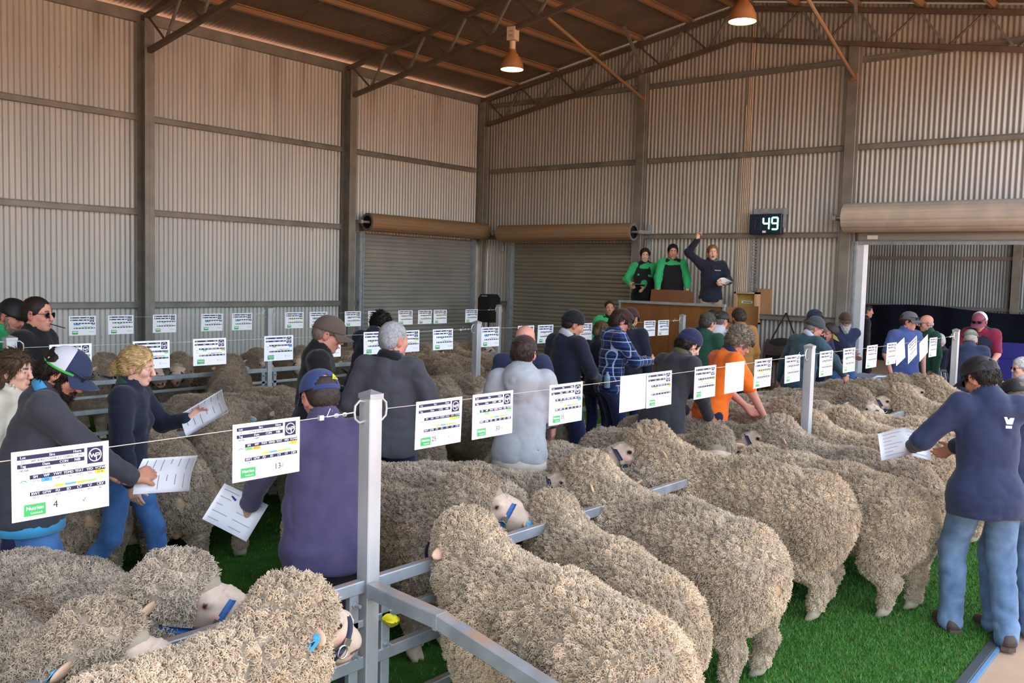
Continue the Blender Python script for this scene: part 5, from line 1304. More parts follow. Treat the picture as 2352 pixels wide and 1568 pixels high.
M_DRAPE = mat('dark_navy_drape', sr('181c28'), .9, 0, .15, 2, spec=.1)
G = []
for i in range(60):
    xx = -12.5+i*.24; s_ = .07*math.sin(1.7*i)+.04*math.sin(.9*i+1); top = 1.66-.02*i*.24+.05*math.sin(i*.37)
    G.append([(xx, YR-.5+s_, 0.03), (xx, YR-.5+s_*.7, .8), (xx, YR-.5+s_*.4, top)])
tag(MB().sheet(G, .01).build('drape', M_DRAPE, None, True), 'long dark navy cloth drape hung along the far shed wall', 'drape')
# tables with cloths, plastic chairs, board
M_CLOTHW = mat('white_tablecloth', sr('e6e8ec'), .8, 0, .03)
def lattice_mat(name, base, line):
    m = mat(name, base, .8, 0, .03); t = m.node_tree; N = t.nodes; Lk = t.links.new; b = N['Principled BSDF']
    tc = N.new('ShaderNodeTexCoord'); outs = []
    sp = N.new('ShaderNodeSeparateXYZ'); Lk(tc.outputs['Object'], sp.inputs[0])
    for sg in (1, -1):
        ad = N.new('ShaderNodeMath'); ad.operation = 'MULTIPLY_ADD'; ad.inputs[1].default_value = sg*1.0; Lk(sp.outputs[2], ad.inputs[0])
        a2 = N.new('ShaderNodeMath'); a2.operation = 'ADD'; Lk(sp.outputs[0], a2.inputs[0]); Lk(sp.outputs[1], a2.inputs[1]); Lk(a2.outputs[0], ad.inputs[2])
        ml = N.new('ShaderNodeMath'); ml.operation = 'MULTIPLY'; ml.inputs[1].default_value = 8.0; Lk(ad.outputs[0], ml.inputs[0])
        fr = N.new('ShaderNodeMath'); fr.operation = 'FRACT'; Lk(ml.outputs[0], fr.inputs[0]); lt = N.new('ShaderNodeMath'); lt.operation = 'LESS_THAN'; lt.inputs[1].default_value = .24; Lk(fr.outputs[0], lt.inputs[0]); outs.append(lt)
    mxm = N.new('ShaderNodeMath'); mxm.operation = 'MAXIMUM'; Lk(outs[0].outputs[0], mxm.inputs[0]); Lk(outs[1].outputs[0], mxm.inputs[1])
    mx = N.new('ShaderNodeMix'); mx.data_type = 'RGBA'; Lk(mxm.outputs[0], mx.inputs['Factor']); mx.inputs[6].default_value = (*base, 1); mx.inputs[7].default_value = (*line, 1); Lk(mx.outputs[2], b.inputs['Base Color']); return m
M_LATT = lattice_mat('blue_lattice_cloth', sr('33518f'), sr('e4e8f0'))
M_PLASTIC = mat('white_plastic', sr('dcdfe2'), .45, 0, .03)
def table(x, y, lx, ly, label, clabel, cm, rz=0.0, drop=.28):
    o = empty('trestle_table', (x, y, 0), rz); tag(o, label, 'table', 'tables by the open door')
    MB().box((0, 0, .715), (lx, ly, .03)).build('table_top', M_PLASTIC, o)
    for sx in (-1, 1):
        for sy in (-1, 1): MB().tube([(sx*(lx/2-.15), sy*(ly/2-.08), .70), (sx*(lx/2-.12), sy*(ly/2-.06), .0)], .016, 8).build('leg', M_GALV, o)
    c_ = MB(); G = []; nx_ = 24
    prof = [(-ly/2-.012, .735-drop), (-ly/2-.014, .70), (-ly/2-.004, .737), (ly/2+.004, .737), (ly/2+.014, .70), (ly/2+.012, .735-drop)]
    for i in range(nx_+1):
        xx = -lx/2-.01+i*(lx+.02)/nx_; wv = .018*math.sin(i*1.5)
        G.append([(xx, yy-(wv if j == 0 else (-wv if j == 5 else 0)), zz+(.012*math.sin(i*.8) if j in (0, 5) else 0)) for j, (yy, zz) in enumerate(prof)])
    t = c_.sheet(G, .004).build('tablecloth', cm, None, True, (x, y, 0), rz); tag(t, clabel, 'tablecloth', 'tablecloths by the open door')
table(-4.35, 14.35, 1.5, .75, 'white trestle table under a blue lattice cloth beside the open door jamb', 'navy and white lattice cloth on the table by the door jamb', M_LATT, .1)
table(-2.55, 13.9, 1.3, .75, 'white trestle table behind the stooping navy jacket', 'blue lattice cloth on the table behind the stooping navy jacket', M_LATT, -.2, .45)
table(-1.75, 15.2, 1.2, .7, 'small trestle table beyond the door at the right', 'pale blue lattice cloth on the small table beyond the door', M_LATT, .1, .5)
def chair(x, y, rz, label):
    o = empty('plastic_chair', (x, y, 0), rz); tag(o, label, 'chair', 'white plastic chairs')
    MB().sheet([[(.22-.44*t, s, .43-.025*math.sin(math.pi*t)) for t in np.linspace(0, 1, 6)] for s in np.linspace(-.22, .22, 6)], .012).build('seat', M_PLASTIC, o, True)
    for k in range(5): yy = -.17+.085*k; MB().sheet([[(-.22-.10*t, yy-.024, .42+.42*t), (-.22-.10*t, yy+.024, .42+.42*t)] for t in np.linspace(0, 1, 4)], .01).build('back_slat', M_PLASTIC, o)
    MB().tube([(-.225, -.21, .43), (-.315, -.22, .82), (-.325, -.12, .87), (-.325, .12, .87), (-.315, .22, .82), (-.225, .21, .43)], .016, 8).build('back_frame', M_PLASTIC, o, True)
    for s in (-1, 1):
        MB().tube([(-.29, s*.235, .64), (.10, s*.255, .65), (.20, s*.255, .62), (.24, s*.24, .0)], .018, 8).build('arm_leg', M_PLASTIC, o, True)
        MB().tube([(-.22, s*.21, .44), (-.27, s*.23, .0)], .018, 8).build('leg', M_PLASTIC, o)
chair(-4.25, 13.25, 2.4, 'white plastic chair beside the blue polo man'); chair(-3.45, 15.0, 1.0, 'white plastic chair behind the blue polo man'); chair(-2.0, 13.55, 2.6, 'white plastic chair near the seated old woman'); chair(-3.0, 13.55, -2.4, 'white plastic chair with its back to the far front post')
bd = at_y(2290, 812, 16.4); tag(MB().box((bd[0], 16.4, bd[2]-.02), (.95, .03, .42), ch=.006).box((bd[0], 16.45, .5), (.5, .3, 1.0)).build('blue_board', mat('royal_blue_board', sr('26277c'), .5, 0, .06)), 'flat royal blue board standing behind the tables', 'board')
cn = at_z(2032, 815, .76); tag(MB().lathe([(0, 0), (.03, 0), (.033, .006), (.033, .105), (.027, .117), (0, .117)], 18, (-4.2, 14.15, .742)).build('yellow_cup', M_CAN, None, True), 'tall yellow cup standing on the lattice tablecloth', 'cup')
# timber skirting bench at the foot of the gable wall
tag(MB().box((-5.95, 14.28, .42), (1.35, .28, .06), ch=.004).box((-6.5, 14.28, .20), (.05, .24, .38)).box((-5.4, 14.28, .20), (.05, .24, .38)).build('timber_bench', mat('raw_timber', sr('8a6a48'), .75, 0, .15, 5)), 'low raw timber bench against the gable wall', 'bench')
# ------------------------------------------------------------------ the sheep
FR, MR, BR_ = 'sheep along the front fence', 'sheep along the middle fence', 'sheep along the back fence'
def rz2(a, p): return np.array((math.cos(a)*p[0]-math.sin(a)*p[1], math.sin(a)*p[0]+math.cos(a)*p[1]))
def hd(kind, u, v, yaw, label, group, **kw):
    s = kw.get('s', 1.0); p = at_z(u, v, 1.03*s if kind != 'low' else .9*s); o = p[:2]-rz2(yaw, KINDS[kind].poll[:2]*s); return sheep(kind, o[0], o[1], yaw, label, group, **kw)
def rp(kind, u, v, yaw, label, group, **kw):
    p = at_x(u, v, -8.95); o = np.array((-9.92, p[1]-.9*math.sin(yaw-math.pi))); return sheep(kind, o[0], o[1], yaw, label, group, **kw)
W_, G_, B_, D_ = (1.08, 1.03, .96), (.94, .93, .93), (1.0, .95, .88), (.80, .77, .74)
S = sheep
S('fwd', -2.62, 1.74, 1.64, 'pale cream sheep in the near corner seen from behind, tag in its ear', FR, tint=W_, tags='R', halter=2)
S('left', -3.42, 1.80, .06, 'grey-brown sheep with a blue halter looking across at the near corner, behind another', FR, tint=G_, s=.97)
S('left', -3.16, 1.36, .10, 'grey-brown sheep with a numbered blue ear tag at the near left corner', FR, tint=D_, tags='R', s=.95)
S('fwd', -2.56, 3.10, 2.94, 'large fawn sheep seen from behind, first right of the near post', FR, tint=W_, tags='R', halter=2)
S('fwd', -2.74, 3.92, 2.72, 'plump sheep seen from behind with a tag on each ear', FR, tint=B_, tags='LR', halter=2, s=.92)
S('left', -2.84, 4.58, 2.98, 'sheep standing side on with its rump to the grass, second halter row profile', FR, tint=(1.0, .97, .93), halter=2)
S('left', -2.99, 5.62, 3.30, 'tall sheep in a navy halter with raised head in profile and a bare crown patch', FR, tint=B_, halter=2, s=1.06)
S('low', -2.52, 6.38, 2.82, 'heavy sheep whose wide rump stands over the two woolly hind legs by the jeans', FR, tint=(.98, .95, .9), halter=2)
S('left', -2.68, 6.98, 2.95, 'sheep with a greyer back and one white ear showing, behind the heavy one', FR, tint=G_, halter=2)
S('fwd', -2.70, 7.66, 2.95, 'sheep with a round fawn crown and a pink ear by the second front post', FR, tint=W_, halter=2)
S('fwd', -2.62, 8.24, 3.0, 'sheep just right of the second front post seen from behind', FR, tint=W_, halter=2)
S('low', -2.85, 8.95, 3.14, 'pale sheep with lowered head right of the open rail', FR, tint=W_, halter=2)
S('left', -2.72, 10.30, 3.05, 'far sheep in profile with a white ear beside the navy jacket', FR, tint=B_, halter=2)
S('left', -2.72, 11.55, 3.1, 'farthest sheep on the open side below the last front post', FR, tint=B_, halter=2)
S('left', -3.55, 3.62, .05, 'sheep facing right with a blue noseband between the near post and two others', FR, tint=D_)
S('low', -3.75, 4.05, .02, 'sheep mostly hidden behind the blue noseband one', FR, tint=G_, halter=2)
S('low', -3.48, 4.45, .15, 'sheep with its head low at the rail and a bare patch by its eye', FR, tint=G_, halter=2, tags='R')
S('low', -3.55, 5.42, .05, 'sheep with a long back across the grey hoodie', FR, tint=G_, halter=2)
S('right', -3.42, 6.42, .0, 'sheep facing the camera with a dark noseband under the oilskin coat', FR, tint=D_, halter=2)
S('low', -3.60, 7.30, .05, 'sheep bowing its head below the orange shirt', FR, tint=D_, halter=2)
S('left', -3.62, 8.12, -.2, 'sheep with a bright blue noseband touched by the orange shirted man', FR, tint=D_)
S('low', -3.80, 8.75, .0, 'sheep with its back showing left of the second front post', FR, tint=G_, halter=2)
S('low', -3.85, 9.32, .0, 'sheep with rounded back below the teal fleece', FR, tint=G_, halter=2)
S('fwd', -3.60, 9.92, -.05, 'sheep with a round blue ear tag right of the second front post', FR, tint=D_, halter=2, tags='R')
S('left', -3.60, 10.45, -.1, 'sheep in a dark halter with a blue tag under the leaning teal fleece arm', FR, tint=D_, halter=2, tags='R')
S('left', -3.65, 11.45, -.05, 'sheep before the white plastic chair with tan face', FR, tint=D_, halter=2)
S('right', -3.55, 12.1, .1, 'sheep in front of the blue polo trousers with a blue tag', FR, tint=D_, halter=2, tags='R')
# middle fence; fleece tint darkened for the shade over these pens
S('fwd', -6.48, 4.28, 2.5, 'sheep seen squarely from behind, tail patch bare, in the near aisle', MR, tint=D_, tags='R', halter=2)
S('fwd', -6.45, 3.62, 2.8, 'sheep behind the walking blonde woman, rump showing', MR, tint=D_, tags='R', halter=2)
S('fwd', -6.45, 2.95, 2.85, 'sheep between the bearded man and the blonde woman', MR, tint=D_, halter=2)
S('fwd', -6.40, 4.98, 2.8, 'sheep behind the card with a handwritten 13', MR, tint=D_, tags='R', halter=2)
S('low', -6.40, 5.72, 2.95, 'sheep hidden behind the purple jumper', MR, tint=D_, halter=2)
S('right', -6.38, 6.85, 2.95, 'sheep between the grey haired man and the grey hoodie', MR, tint=D_, halter=2, tags='L')
S('low', -6.40, 7.72, 3.05, 'sheep whose pale hind feet show under the card with a handwritten 30', MR, tint=D_, halter=2)
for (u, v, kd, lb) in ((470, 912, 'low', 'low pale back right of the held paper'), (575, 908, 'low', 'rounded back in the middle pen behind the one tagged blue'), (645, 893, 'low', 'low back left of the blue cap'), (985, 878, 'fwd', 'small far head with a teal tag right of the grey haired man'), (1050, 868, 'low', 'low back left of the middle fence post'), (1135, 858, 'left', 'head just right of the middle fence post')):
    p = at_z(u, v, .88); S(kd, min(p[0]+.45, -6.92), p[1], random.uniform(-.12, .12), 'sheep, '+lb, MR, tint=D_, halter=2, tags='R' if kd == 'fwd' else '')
# back fence
DD = (.70, .66, .63)  # fleece tint darkened and browned to paint in the shade back there
rp('fwd', 555, 803, 2.55, 'large shade-tinted sheep rump standing alone before the back fence', BR_, tint=DD, halter=2, tags='R')
rp('low', 945, 815, 2.8, 'shade-tinted rump just right of the grey hair', BR_, tint=DD, halter=2)
rp('low', 1050, 806, 2.95, 'dark shade-tinted sheep standing side on under the white card by the post', BR_, tint=DD, halter=2)
rp('fwd', 1096, 800, 3.0, 'shade-tinted sheep behind the middle fence post', BR_, tint=DD, halter=2)
rp('fwd', 1165, 812, 3.1, 'shade-tinted sheep rump right of the middle fence post', BR_, tint=DD, halter=2)
for (u, v, kd, yw, lb, hl, tg) in ((240, 806, 'left', .0, 'shade-tinted sheep head in a dark halter between the trucker cap and the blonde hair', 2, ''), (340, 822, 'fwd', .1, 'shade-tinted sheep head just behind the blonde hair', 2, 'R'), (412, 808, 'right', .3, 'shade-tinted sheep head in a navy halter against the zinc wall', 2, ''),
    (590, 815, 'fwd', .2, 'shade-tinted sheep head with a teal tag behind the big rump', 2, 'L'), (692, 790, 'right', .2, 'shade-tinted sheep head left of the brown cap man', 2, ''), (800, 800, 'low', .1, 'shade-tinted sheep head under the chin of the brown cap man', 2, ''), (915, 772, 'left', .2, 'small shade-tinted sheep head with a blue tag under the back cards', 2, 'R'), (975, 780, 'low', .0, 'shade-tinted sheep head under the twelfth back card', 2, ''), (1105, 770, 'fwd', .2, 'small shade-tinted sheep head beside the corner loudspeaker', 2, 'R')):
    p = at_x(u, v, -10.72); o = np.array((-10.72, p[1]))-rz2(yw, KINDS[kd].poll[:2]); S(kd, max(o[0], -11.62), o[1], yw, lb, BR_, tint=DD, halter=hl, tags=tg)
# number on the nearest blue tag
K = KINDS['left']; _, tc_, tR = K.tagR
def tag_text(t, col, root_label):
    for o in scene.objects:
        if o.get('label') == root_label:
            for ch in o.children:
                if ch.name.startswith('ear_tag'):
                    kd = KINDS['left'] if 'grey-brown' in root_label else KINDS['fwd']; c_, R__ = kd.tagR[1], kd.tagR[2]
                    p = Print(); p.text(t, 0, -.022, .028, col, .0, bold=.0007)
                    put('tag_number', p.mesh('tag_number', lambda q: c_+R__@np.array((q[0], -.0022-.0003, q[1])), M_PRINT), ch)
                    p2 = Print(); p2.text(t, 0, -.022, .028, col, .0, bold=.0007)
                    put('tag_number', p2.mesh('tag_number', lambda q: c_+R__@np.array((-q[0], .0022+.0003, q[1])), M_PRINT), ch)
tag_text('40', sr('10222e'), 'grey-brown sheep with a numbered blue ear tag at the near left corner')
tag_text('14', sr('10222e'), 'pale cream sheep in the near corner seen from behind, tag in its ear')

# ------------------------------------------------------------------ the crowd
NV = cloth('navy_soft_shell', '2b3350', .1); NV2 = cloth('dark_navy_fleece', '1e2233', .12); DN = cloth('blue_denim', '47607f', .3, c2='6f8aa8'); DN2 = cloth('mid_blue_denim', '2f5488', .3, c2='4f7ab0'); DNK = cloth('dark_work_navy', '22284a', .15)
PUR = cloth('faded_purple_jumper', '443f60', .12, c2='524b6c'); CHAR = cloth('charcoal_jumper', '3a3b42', .1); BLK = cloth('black_fleece', '17181b', .1); GCH = cloth('grey_zip_fleece', '45464c', .1)
HOOD = cloth('heather_grey_hoodie', 'a9acb1', .08, bs=300); ORA = cloth('bright_orange_shirt', 'ff7620', .05); OIL = cloth('black_oilskin', '36363a', .15); GRN2 = cloth('bottle_green_fleece', '1f4a3a', .12); TAN = cloth('tan_canvas', 'a8743c', .12)
TEAL = cloth('teal_fleece', '33505c', .1); POLO = cloth('blue_polo', '46568c', .1); MAR = cloth('maroon_shirt', '7a1f3a', .1); MINT = cloth('mint_green_shirt', '2fa86a', .1); CREAM = cloth('cream_knit', 'cfc6b4', .1); GRP = cloth('grey_parka_hood', 'b9bcc4', .1)
KH = cloth('khaki_trousers', '9a8468', .1); WGR = cloth('warm_grey_work', '4a4a52', .15); AQUA = cloth('aqua_shirt', '3f93bf', .12); GSH = cloth('kelly_green_shirt', '2fa765', .12); BRN = cloth('brown_cap_cloth', '5e5148', .1); BLUC = cloth('blue_cap_cloth', '34426e', .1); MESHW = cloth('white_cap_mesh', 'c9c9d2', .06, bs=1500); DBRN = cloth('dark_brown_cap', '3a2624', .1); GCAP = cloth('grey_cap_cloth', '5b5f62', .1); CAMO = cloth('camo_cap', '8d9488', .3, c2='5c6656'); NVB = cloth('navy_beanie_knit', '262a48', .12, bs=400, bump=.3); GRB = cloth('charcoal_beanie_knit', '45484c', .12, bs=400); FLAT = cloth('brown_tweed', '4d4038', .2); BLB = cloth('black_beanie_knit', '18191d', .1, bs=400)
def plaid_mat():
    m = cloth('blue_white_check', '1f3468', .1); t = m.node_tree; N = t.nodes; Lk = t.links.new; b = N['Principled BSDF']
    tc = N.new('ShaderNodeTexCoord'); sp = N.new('ShaderNodeSeparateXYZ'); Lk(tc.outputs['Object'], sp.inputs[0]); cur = None
    def band(sock, sc, wd):
        ml = N.new('ShaderNodeMath'); ml.operation = 'MULTIPLY'; ml.inputs[1].default_value = sc; Lk(sock, ml.inputs[0]); fr = N.new('ShaderNodeMath'); fr.operation = 'FRACT'; Lk(ml.outputs[0], fr.inputs[0])
        l = N.new('ShaderNodeMath'); l.operation = 'LESS_THAN'; l.inputs[1].default_value = wd; Lk(fr.outputs[0], l.inputs[0]); return l.outputs[0]
    def mix(col, fac, amt, prev):
        mx = N.new('ShaderNodeMix'); mx.data_type = 'RGBA'; k = N.new('ShaderNodeMath'); k.operation = 'MULTIPLY'; k.inputs[1].default_value = amt; Lk(fac, k.inputs[0]); Lk(k.outputs[0], mx.inputs['Factor'])
        if prev is None: mx.inputs[6].default_value = (*sr('22386c'), 1)
        else: Lk(prev, mx.inputs[6])
        mx.inputs[7].default_value = (*col, 1); return mx.outputs[2]
    yx = N.new('ShaderNodeMath'); yx.operation = 'ADD'; Lk(sp.outputs[0], yx.inputs[0]); Lk(sp.outputs[1], yx.inputs[1])
    cur = mix(sr('121c40'), band(sp.outputs[2], 11, .42), .8, None); cur = mix(sr('121c40'), band(yx.outputs[0], 11, .42), .7, cur)
    cur = mix(sr('b9c8e2'), band(sp.outputs[2], 11, .10), .75, cur); cur = mix(sr('b9c8e2'), band(yx.outputs[0], 11, .10), .75, cur)
    cur = mix(sr('6f86b8'), band(sp.outputs[2], 22, .07), .5, cur)
    Lk(cur, b.inputs['Base Color']); return m
PLAID = plaid_mat()
P_ = person; pi = math.pi
CR_ = 'crowd in the pens'
def paper(loc, nrm, up, w_, h_, label, lines=6, curl=.02, group='sale papers in hands', fold=0.0):
    n = unit(nrm); u = unit(np.array(up, float)-n*(np.array(up, float)@n)); r = np.cross(u, n); loc = np.array(loc, float)
    def pt(a, b): # a,b in -.5...5
        return loc+r*w_*a+u*h_*b+n*(curl*math.cos(a*3.0)-abs(a)*fold*w_)
    G = [[pt(a, b) for b in np.linspace(-.5, .5, 4)] for a in np.linspace(-.5, .5, 9)]
    o = MB().sheet(G, .0025).build('sale_paper', M_WHITE, None, 'all'); tag(o, label, 'paper', group)
    pr = MB()
    for k in range(lines):
        b = .38-.76*k/max(1, lines-1)
        for a0, a1 in ((-.42, -.06), (.06, .42)):
            aa = np.linspace(a0, a1-.1*((k*7) % 3), 5)
            pr.sheet([[pt(a, b-.008)+n*.0018, pt(a, b+.008)+n*.0018] for a in aa]); pr.sheet([[pt(a, b-.008)-n*.0018, pt(a, b+.008)-n*.0018] for a in aa])
    pr.build('printed_line', mat_line, o); return o
mat_line = mat('grey_print_line', sr('9a9ca4'), .6, 0, .05)
arm = lambda *t, h=None: (t, h or (-.5, .6 if t[1] > 0 else -.6, -.5))
# right foreground: man in the navy jacket with jeans
j = P_('person in a navy jacket, jeans and black cap reading papers by the grass edge', -1.30, 5.98, 2.12, 1.80, lean=.10, twist=.0, head=(.55, .42), arms={1: arm(.32, .34, 1.10), -1: arm(.40, .08, 1.08)}, feet={1: (.10, .12), -1: (-.12, -.12)}, group=CR_, skin='tan', top=NV, legs=DN, hair=('short', '2a2422', 900), hat=('cap', (M_BLACK, M_BLACK), dict(hole=True)), hem=.02, fat=1.05, seed=1, glass='dark', hands=('hold', 'hold'), coat=.03)
p = Print()
p.poly([(-.028, .03), (-.012, .03), (-.004, .012), (.006, .026), (.028, .026), (.02, -.012), (-.012, -.012)], (.92, .93, .95)); p.rect(-.016, -.036, .018, -.02, (.92, .93, .95))
T_ = j['T']; bx = T_(-.150, -.055, .375); put('back_logo', p.mesh('back_logo', lambda q: bx+np.array((-.012-q[2], -q[0]*1.0, q[1])), M_PRINT), j['root'])
hw = j['W']((.42, .36, 1.10)); paper(hw, (.25, -.65, .65), (-.3, .5, .8), .30, .21, 'opened sale papers held by the navy jacket man', 7, fold=.35)
P_('person in a navy polo and black cap behind the navy jacket man', -1.0, 6.55, 2.2, 1.74, lean=.16, head=(.1, .45), arms={1: arm(.34, .16, 1.10), -1: arm(.32, -.12, 1.10)}, group=CR_, skin='ruddy', top=NV, legs=DN, hair=('crop', '6a5a4e', 0), hat=('cap', (M_BLACK, M_BLACK), dict(flip=False)), seed=2, fat=1.05)
# purple jumper man at the near post
j = P_('person in a faded purple jumper and blue cap leaning at the near post with papers', -3.30, 2.60, 2.62, 1.80, lean=.34, head=(.22, .22), arms={1: arm(.52, .34, .93, h=(-.5, .8, -.1)), -1: arm(.40, -.10, .95)}, group=CR_, skin='ruddy', top=PUR, legs=WGR, hair=('crop', '3a2e28', 500), hat=('cap', (BLUC, BLUC), dict(hole=True, tilt=.05)), fat=1.28, seed=3, glass='dark', hands=('hold', 'hold'), hem=.02)
cap_, HP = j['cap']; rt = j['root']
p = Print(); p.poly([(-.019, -.014), (.019, -.014), (.003, .017), (-.003, .017)], sr('f0d22c')); p.text('CRT', 0, -.005, .0135, sr('2e8a46'), .0005, bold=.0005); p.rect(-.012, -.0125, .012, -.011, sr('2e8a46'), .0005)
def on_cap(az, h, HP=HP):
    c = HP(-.006, 0, .02); d = unit(HP(math.cos(az), math.sin(az), .02)-HP(0, 0, .02)); upv = unit(HP(0, 0, 1)-HP(0, 0, 0))
    e = math.asin(min(1, (h-.038)/.1)); q0 = c+d*(.101 if abs(math.cos(az)) > .8 else .094)*math.cos(e)**.75+upv*(h-.018); nrm = unit(d*math.cos(e)+upv*math.sin(e)*1.0); tv = unit(np.cross(upv, nrm)); uv = np.cross(nrm, tv)
    return lambda q: q0+tv*q[0]+uv*q[1]+nrm*(.010+q[2])
put('cap_patch', p.mesh('cap_patch', on_cap(pi+.42, .066), M_PRINT), cap_)
hw = j['W'](j['ha'][1]+np.array((.07, .06, -.05))); paper(hw, (.45, -.75, .5), (.2, .3, .9), .27, .20, 'white sale papers low in the hand of the purple jumper man', 5)
pen = MB().tube([hw+(.0, 0, .06), hw+(-.10, .02, .09)], .005, 8); tag(pen.build('blue_pen', mat('blue_pen', sr('24409a'), .4)), 'blue pen held over the low sale papers', 'pen')
# bearded man in the trucker cap
j = P_('person with dark beard and white mesh cap in a charcoal jumper, head bowed', -4.45, 2.28, 1.28, 1.86, lean=.22, twist=-.1, head=(-.45, .52), arms={1: arm(.40, .20, 1.0), -1: arm(.46, -.26, 1.02)}, group=CR_, skin='tan', top=CHAR, collar=AQUA, legs=DN2, hair=('fringe', '241a16', 1400), beard=('241a16', 900, .04), hat=('cap', (NV, NV), dict(back_mat=MESHW, tilt=-.06)), fat=1.34, seed=4, undershirt=AQUA, hands=('hold', 'hold'), handdir={-1: ((.7, .1, .15), (-.2, .6, -.6))})
cap_, HP = j['cap']; glasses(j['C'], j['R'], j['root'], 'sunglasses', M_LENS, up=.045, back=-.012, thick=.0035)
MB().tube([HP(.112*math.cos(a)-.006, .0935*math.sin(a), .043-.018*(1-math.cos(a))*.5) for a in np.linspace(.9, 2*pi-.9, 24)], .007, 6).build('green_stripe', cloth('green_stripe', '3fae4a', .05), cap_)
for a in (2.0, -2.0): MB().tube([HP(.106*math.cos(a)*math.cos(e)**.75-.006, .089*math.sin(a)*math.cos(e)**.75, .040+.1*math.sin(e)-.009) for e in np.linspace(.02, 1.4, 10)], .005, 5).build('seam_tape', M_WHITE, cap_)
hw = j['W'](j['ha'][-1]+np.array((.16, .0, -.0))); paper(hw, (.35, -.65, .65), (.75, .5, .1), .21, .30, 'white sale papers gripped by the bearded man', 6)
# blonde woman walking
j = P_('person with blonde ponytail in a navy jumper and jeans walking with papers', -5.28, 2.92, .78, 1.68, sex='f', lean=.08, head=(-.05, .12), arms={1: arm(.36, .16, 1.22), -1: arm(.12, -.26, .84)}, feet={1: (.22, .08), -1: (-.34, -.08, .16)}, group=CR_, skin='fair', top=NV2, collar=GRN2, legs=DN2, hair=('bun', 'c9a873', 2600), seed=5, brow='8a6a44', fat=.92, handdir={1: ((.6, 0, .5), (0, -.7, -.3))})
hw = j['W'](j['ha'][1]+np.array((.10, .0, .05))); paper(hw, (.1, -.6, .6), (.55, .35, .7), .24, .30, 'white sale paper held up by the blonde woman', 6)
ph = j['W'](np.array((-.14, -.08, .95))); tag(MB().box(ph, (.012, .075, .10), R=rotm(.78, .1), ch=.003).build('purple_phone', mat('purple_phone_case', sr('5a4a86'), .4)), 'purple phone in the back pocket of the blonde woman', 'phone')
P_('person with curly brown hair and a cream top at the picture edge', -5.78, 2.30, .62, 1.64, sex='f', lean=.04, head=(-.05, .05), group=CR_, skin='fair', top=CREAM, legs=DNK, hair=('long', '54402f', 2200), shg=(.085, .03), seed=6)
j = P_('person with dark hair and sunglasses in a black quarter zip', -7.45, 3.24, .6, 1.90, lean=.04, head=(.0, .02), group=CR_, skin='ruddy', top=BLK, legs=DNK, hair=('crop', '2a201c', 1500), glass='dark', seed=7, brow='2a201c')
HPm = lambda a, b, c, j=j: j['C']+j['R']@np.array((a, b, c)); st = MB().tube([j['W'](HPm(.095, 0, -.06)), j['W'](HPm(.20, .02, -.085))], .004, 6); tag(st.build('thin_pen', M_FRAME), 'thin dark pen held in the mouth of the black quarter zip man', 'pen')
P_('person in a kelly green shirt and black cap beside the black quarter zip', -7.9, 3.12, .55, 1.86, lean=.1, head=(-.1, .3), group=CR_, skin='ruddy', top=GSH, legs=DNK, hair=('crop', '5a4a40', 0), hat=('cap', (M_BLACK, M_BLACK), dict(flip=True)), seed=8, fat=1.1, beard=('8a7a6a', 500, 0))
j = P_('person in a black jacket, brown cap and spectacles', -5.3, 4.42, .92, 1.84, lean=.10, head=(-.1, .3), arms={1: arm(.30, .12, 1.12), -1: arm(.32, -.18, 1.12)}, group=CR_, skin='ruddy', top=BLK, legs=DNK, hair=('crop', '7a6a60', 300), hat=('cap', (BRN, BRN), {}), glass='clear', seed=9, fat=1.15)
paper(j['W']((.40, -.06, 1.16)), (-.1, -.6, .5), (.3, .3, .8), .20, .26, 'white paper at the chest of the brown cap man', 4)
P_('person with curly black hair bending over sheep in a dark jumper', -7.25, 6.68, 1.7, 1.80, lean=.42, head=(0, .5), arms={1: arm(.45, .16, .95), -1: arm(.45, -.16, .95)}, group=CR_, skin='tan', top=NV2, legs=DNK, hair=('curly', '17120f', 900), seed=10)
P_('person with short grey hair in a grey zip fleece seen from behind', -4.78, 4.50, 2.2, 1.82, lean=.05, head=(-.75, .02), arms={1: arm(.20, .20, .98), -1: arm(.22, -.26, 1.0)}, group=CR_, skin='ruddy', top=GCH, collar=BLK, legs=DNK, hair=('crop', 'a4a6a8', 2200), fat=1.2, seed=11, brow='8a8a8a', hem=.02)
j = P_('person in a heather grey hoodie and dark brown cap', -4.05, 5.0, 2.22, 1.77, lean=.08, head=(-.2, .12), arms={1: arm(.30, .14, 1.02), -1: arm(.32, -.14, 1.04)}, group=CR_, skin='ruddy', top=HOOD, legs=DN2, hair=('short', '3a2a22', 700), hat=('cap', (DBRN, DBRN), dict(hole=True)), hoodie=True, fat=1.1, seed=12, undershirt=CREAM, shg=(.07, -.01))
cap_, HP = j['cap']; p = Print(); p.text('OAKLEY', 0, 0, .0125, (.85, .85, .85), 0, bold=.0005); put('cap_lettering', p.mesh('cap_lettering', on_cap(pi, .040, HP), M_PRINT), cap_)
P_('bald person in a navy jacket hidden behind the grey hoodie man', -4.75, 5.98, 2.1, 1.80, lean=.06, head=(-.3, .05), group=CR_, skin='ruddy', top=NV, legs=DNK, hair=('bald', 'a09890', 300), seed=13)
P_('person in a black jumper and black beanie looking down', -5.32, 7.52, 1.45, 1.84, lean=.06, head=(-.5, .35), arms={1: arm(.26, .16, 1.02), -1: arm(.30, -.16, 1.05)}, group=CR_, skin='tan', top=NV2, collar=GRP, legs=DNK, hair=('crop', '2a201c', 300), hat=('beanie', BLB), seed=14, fine=.0145)
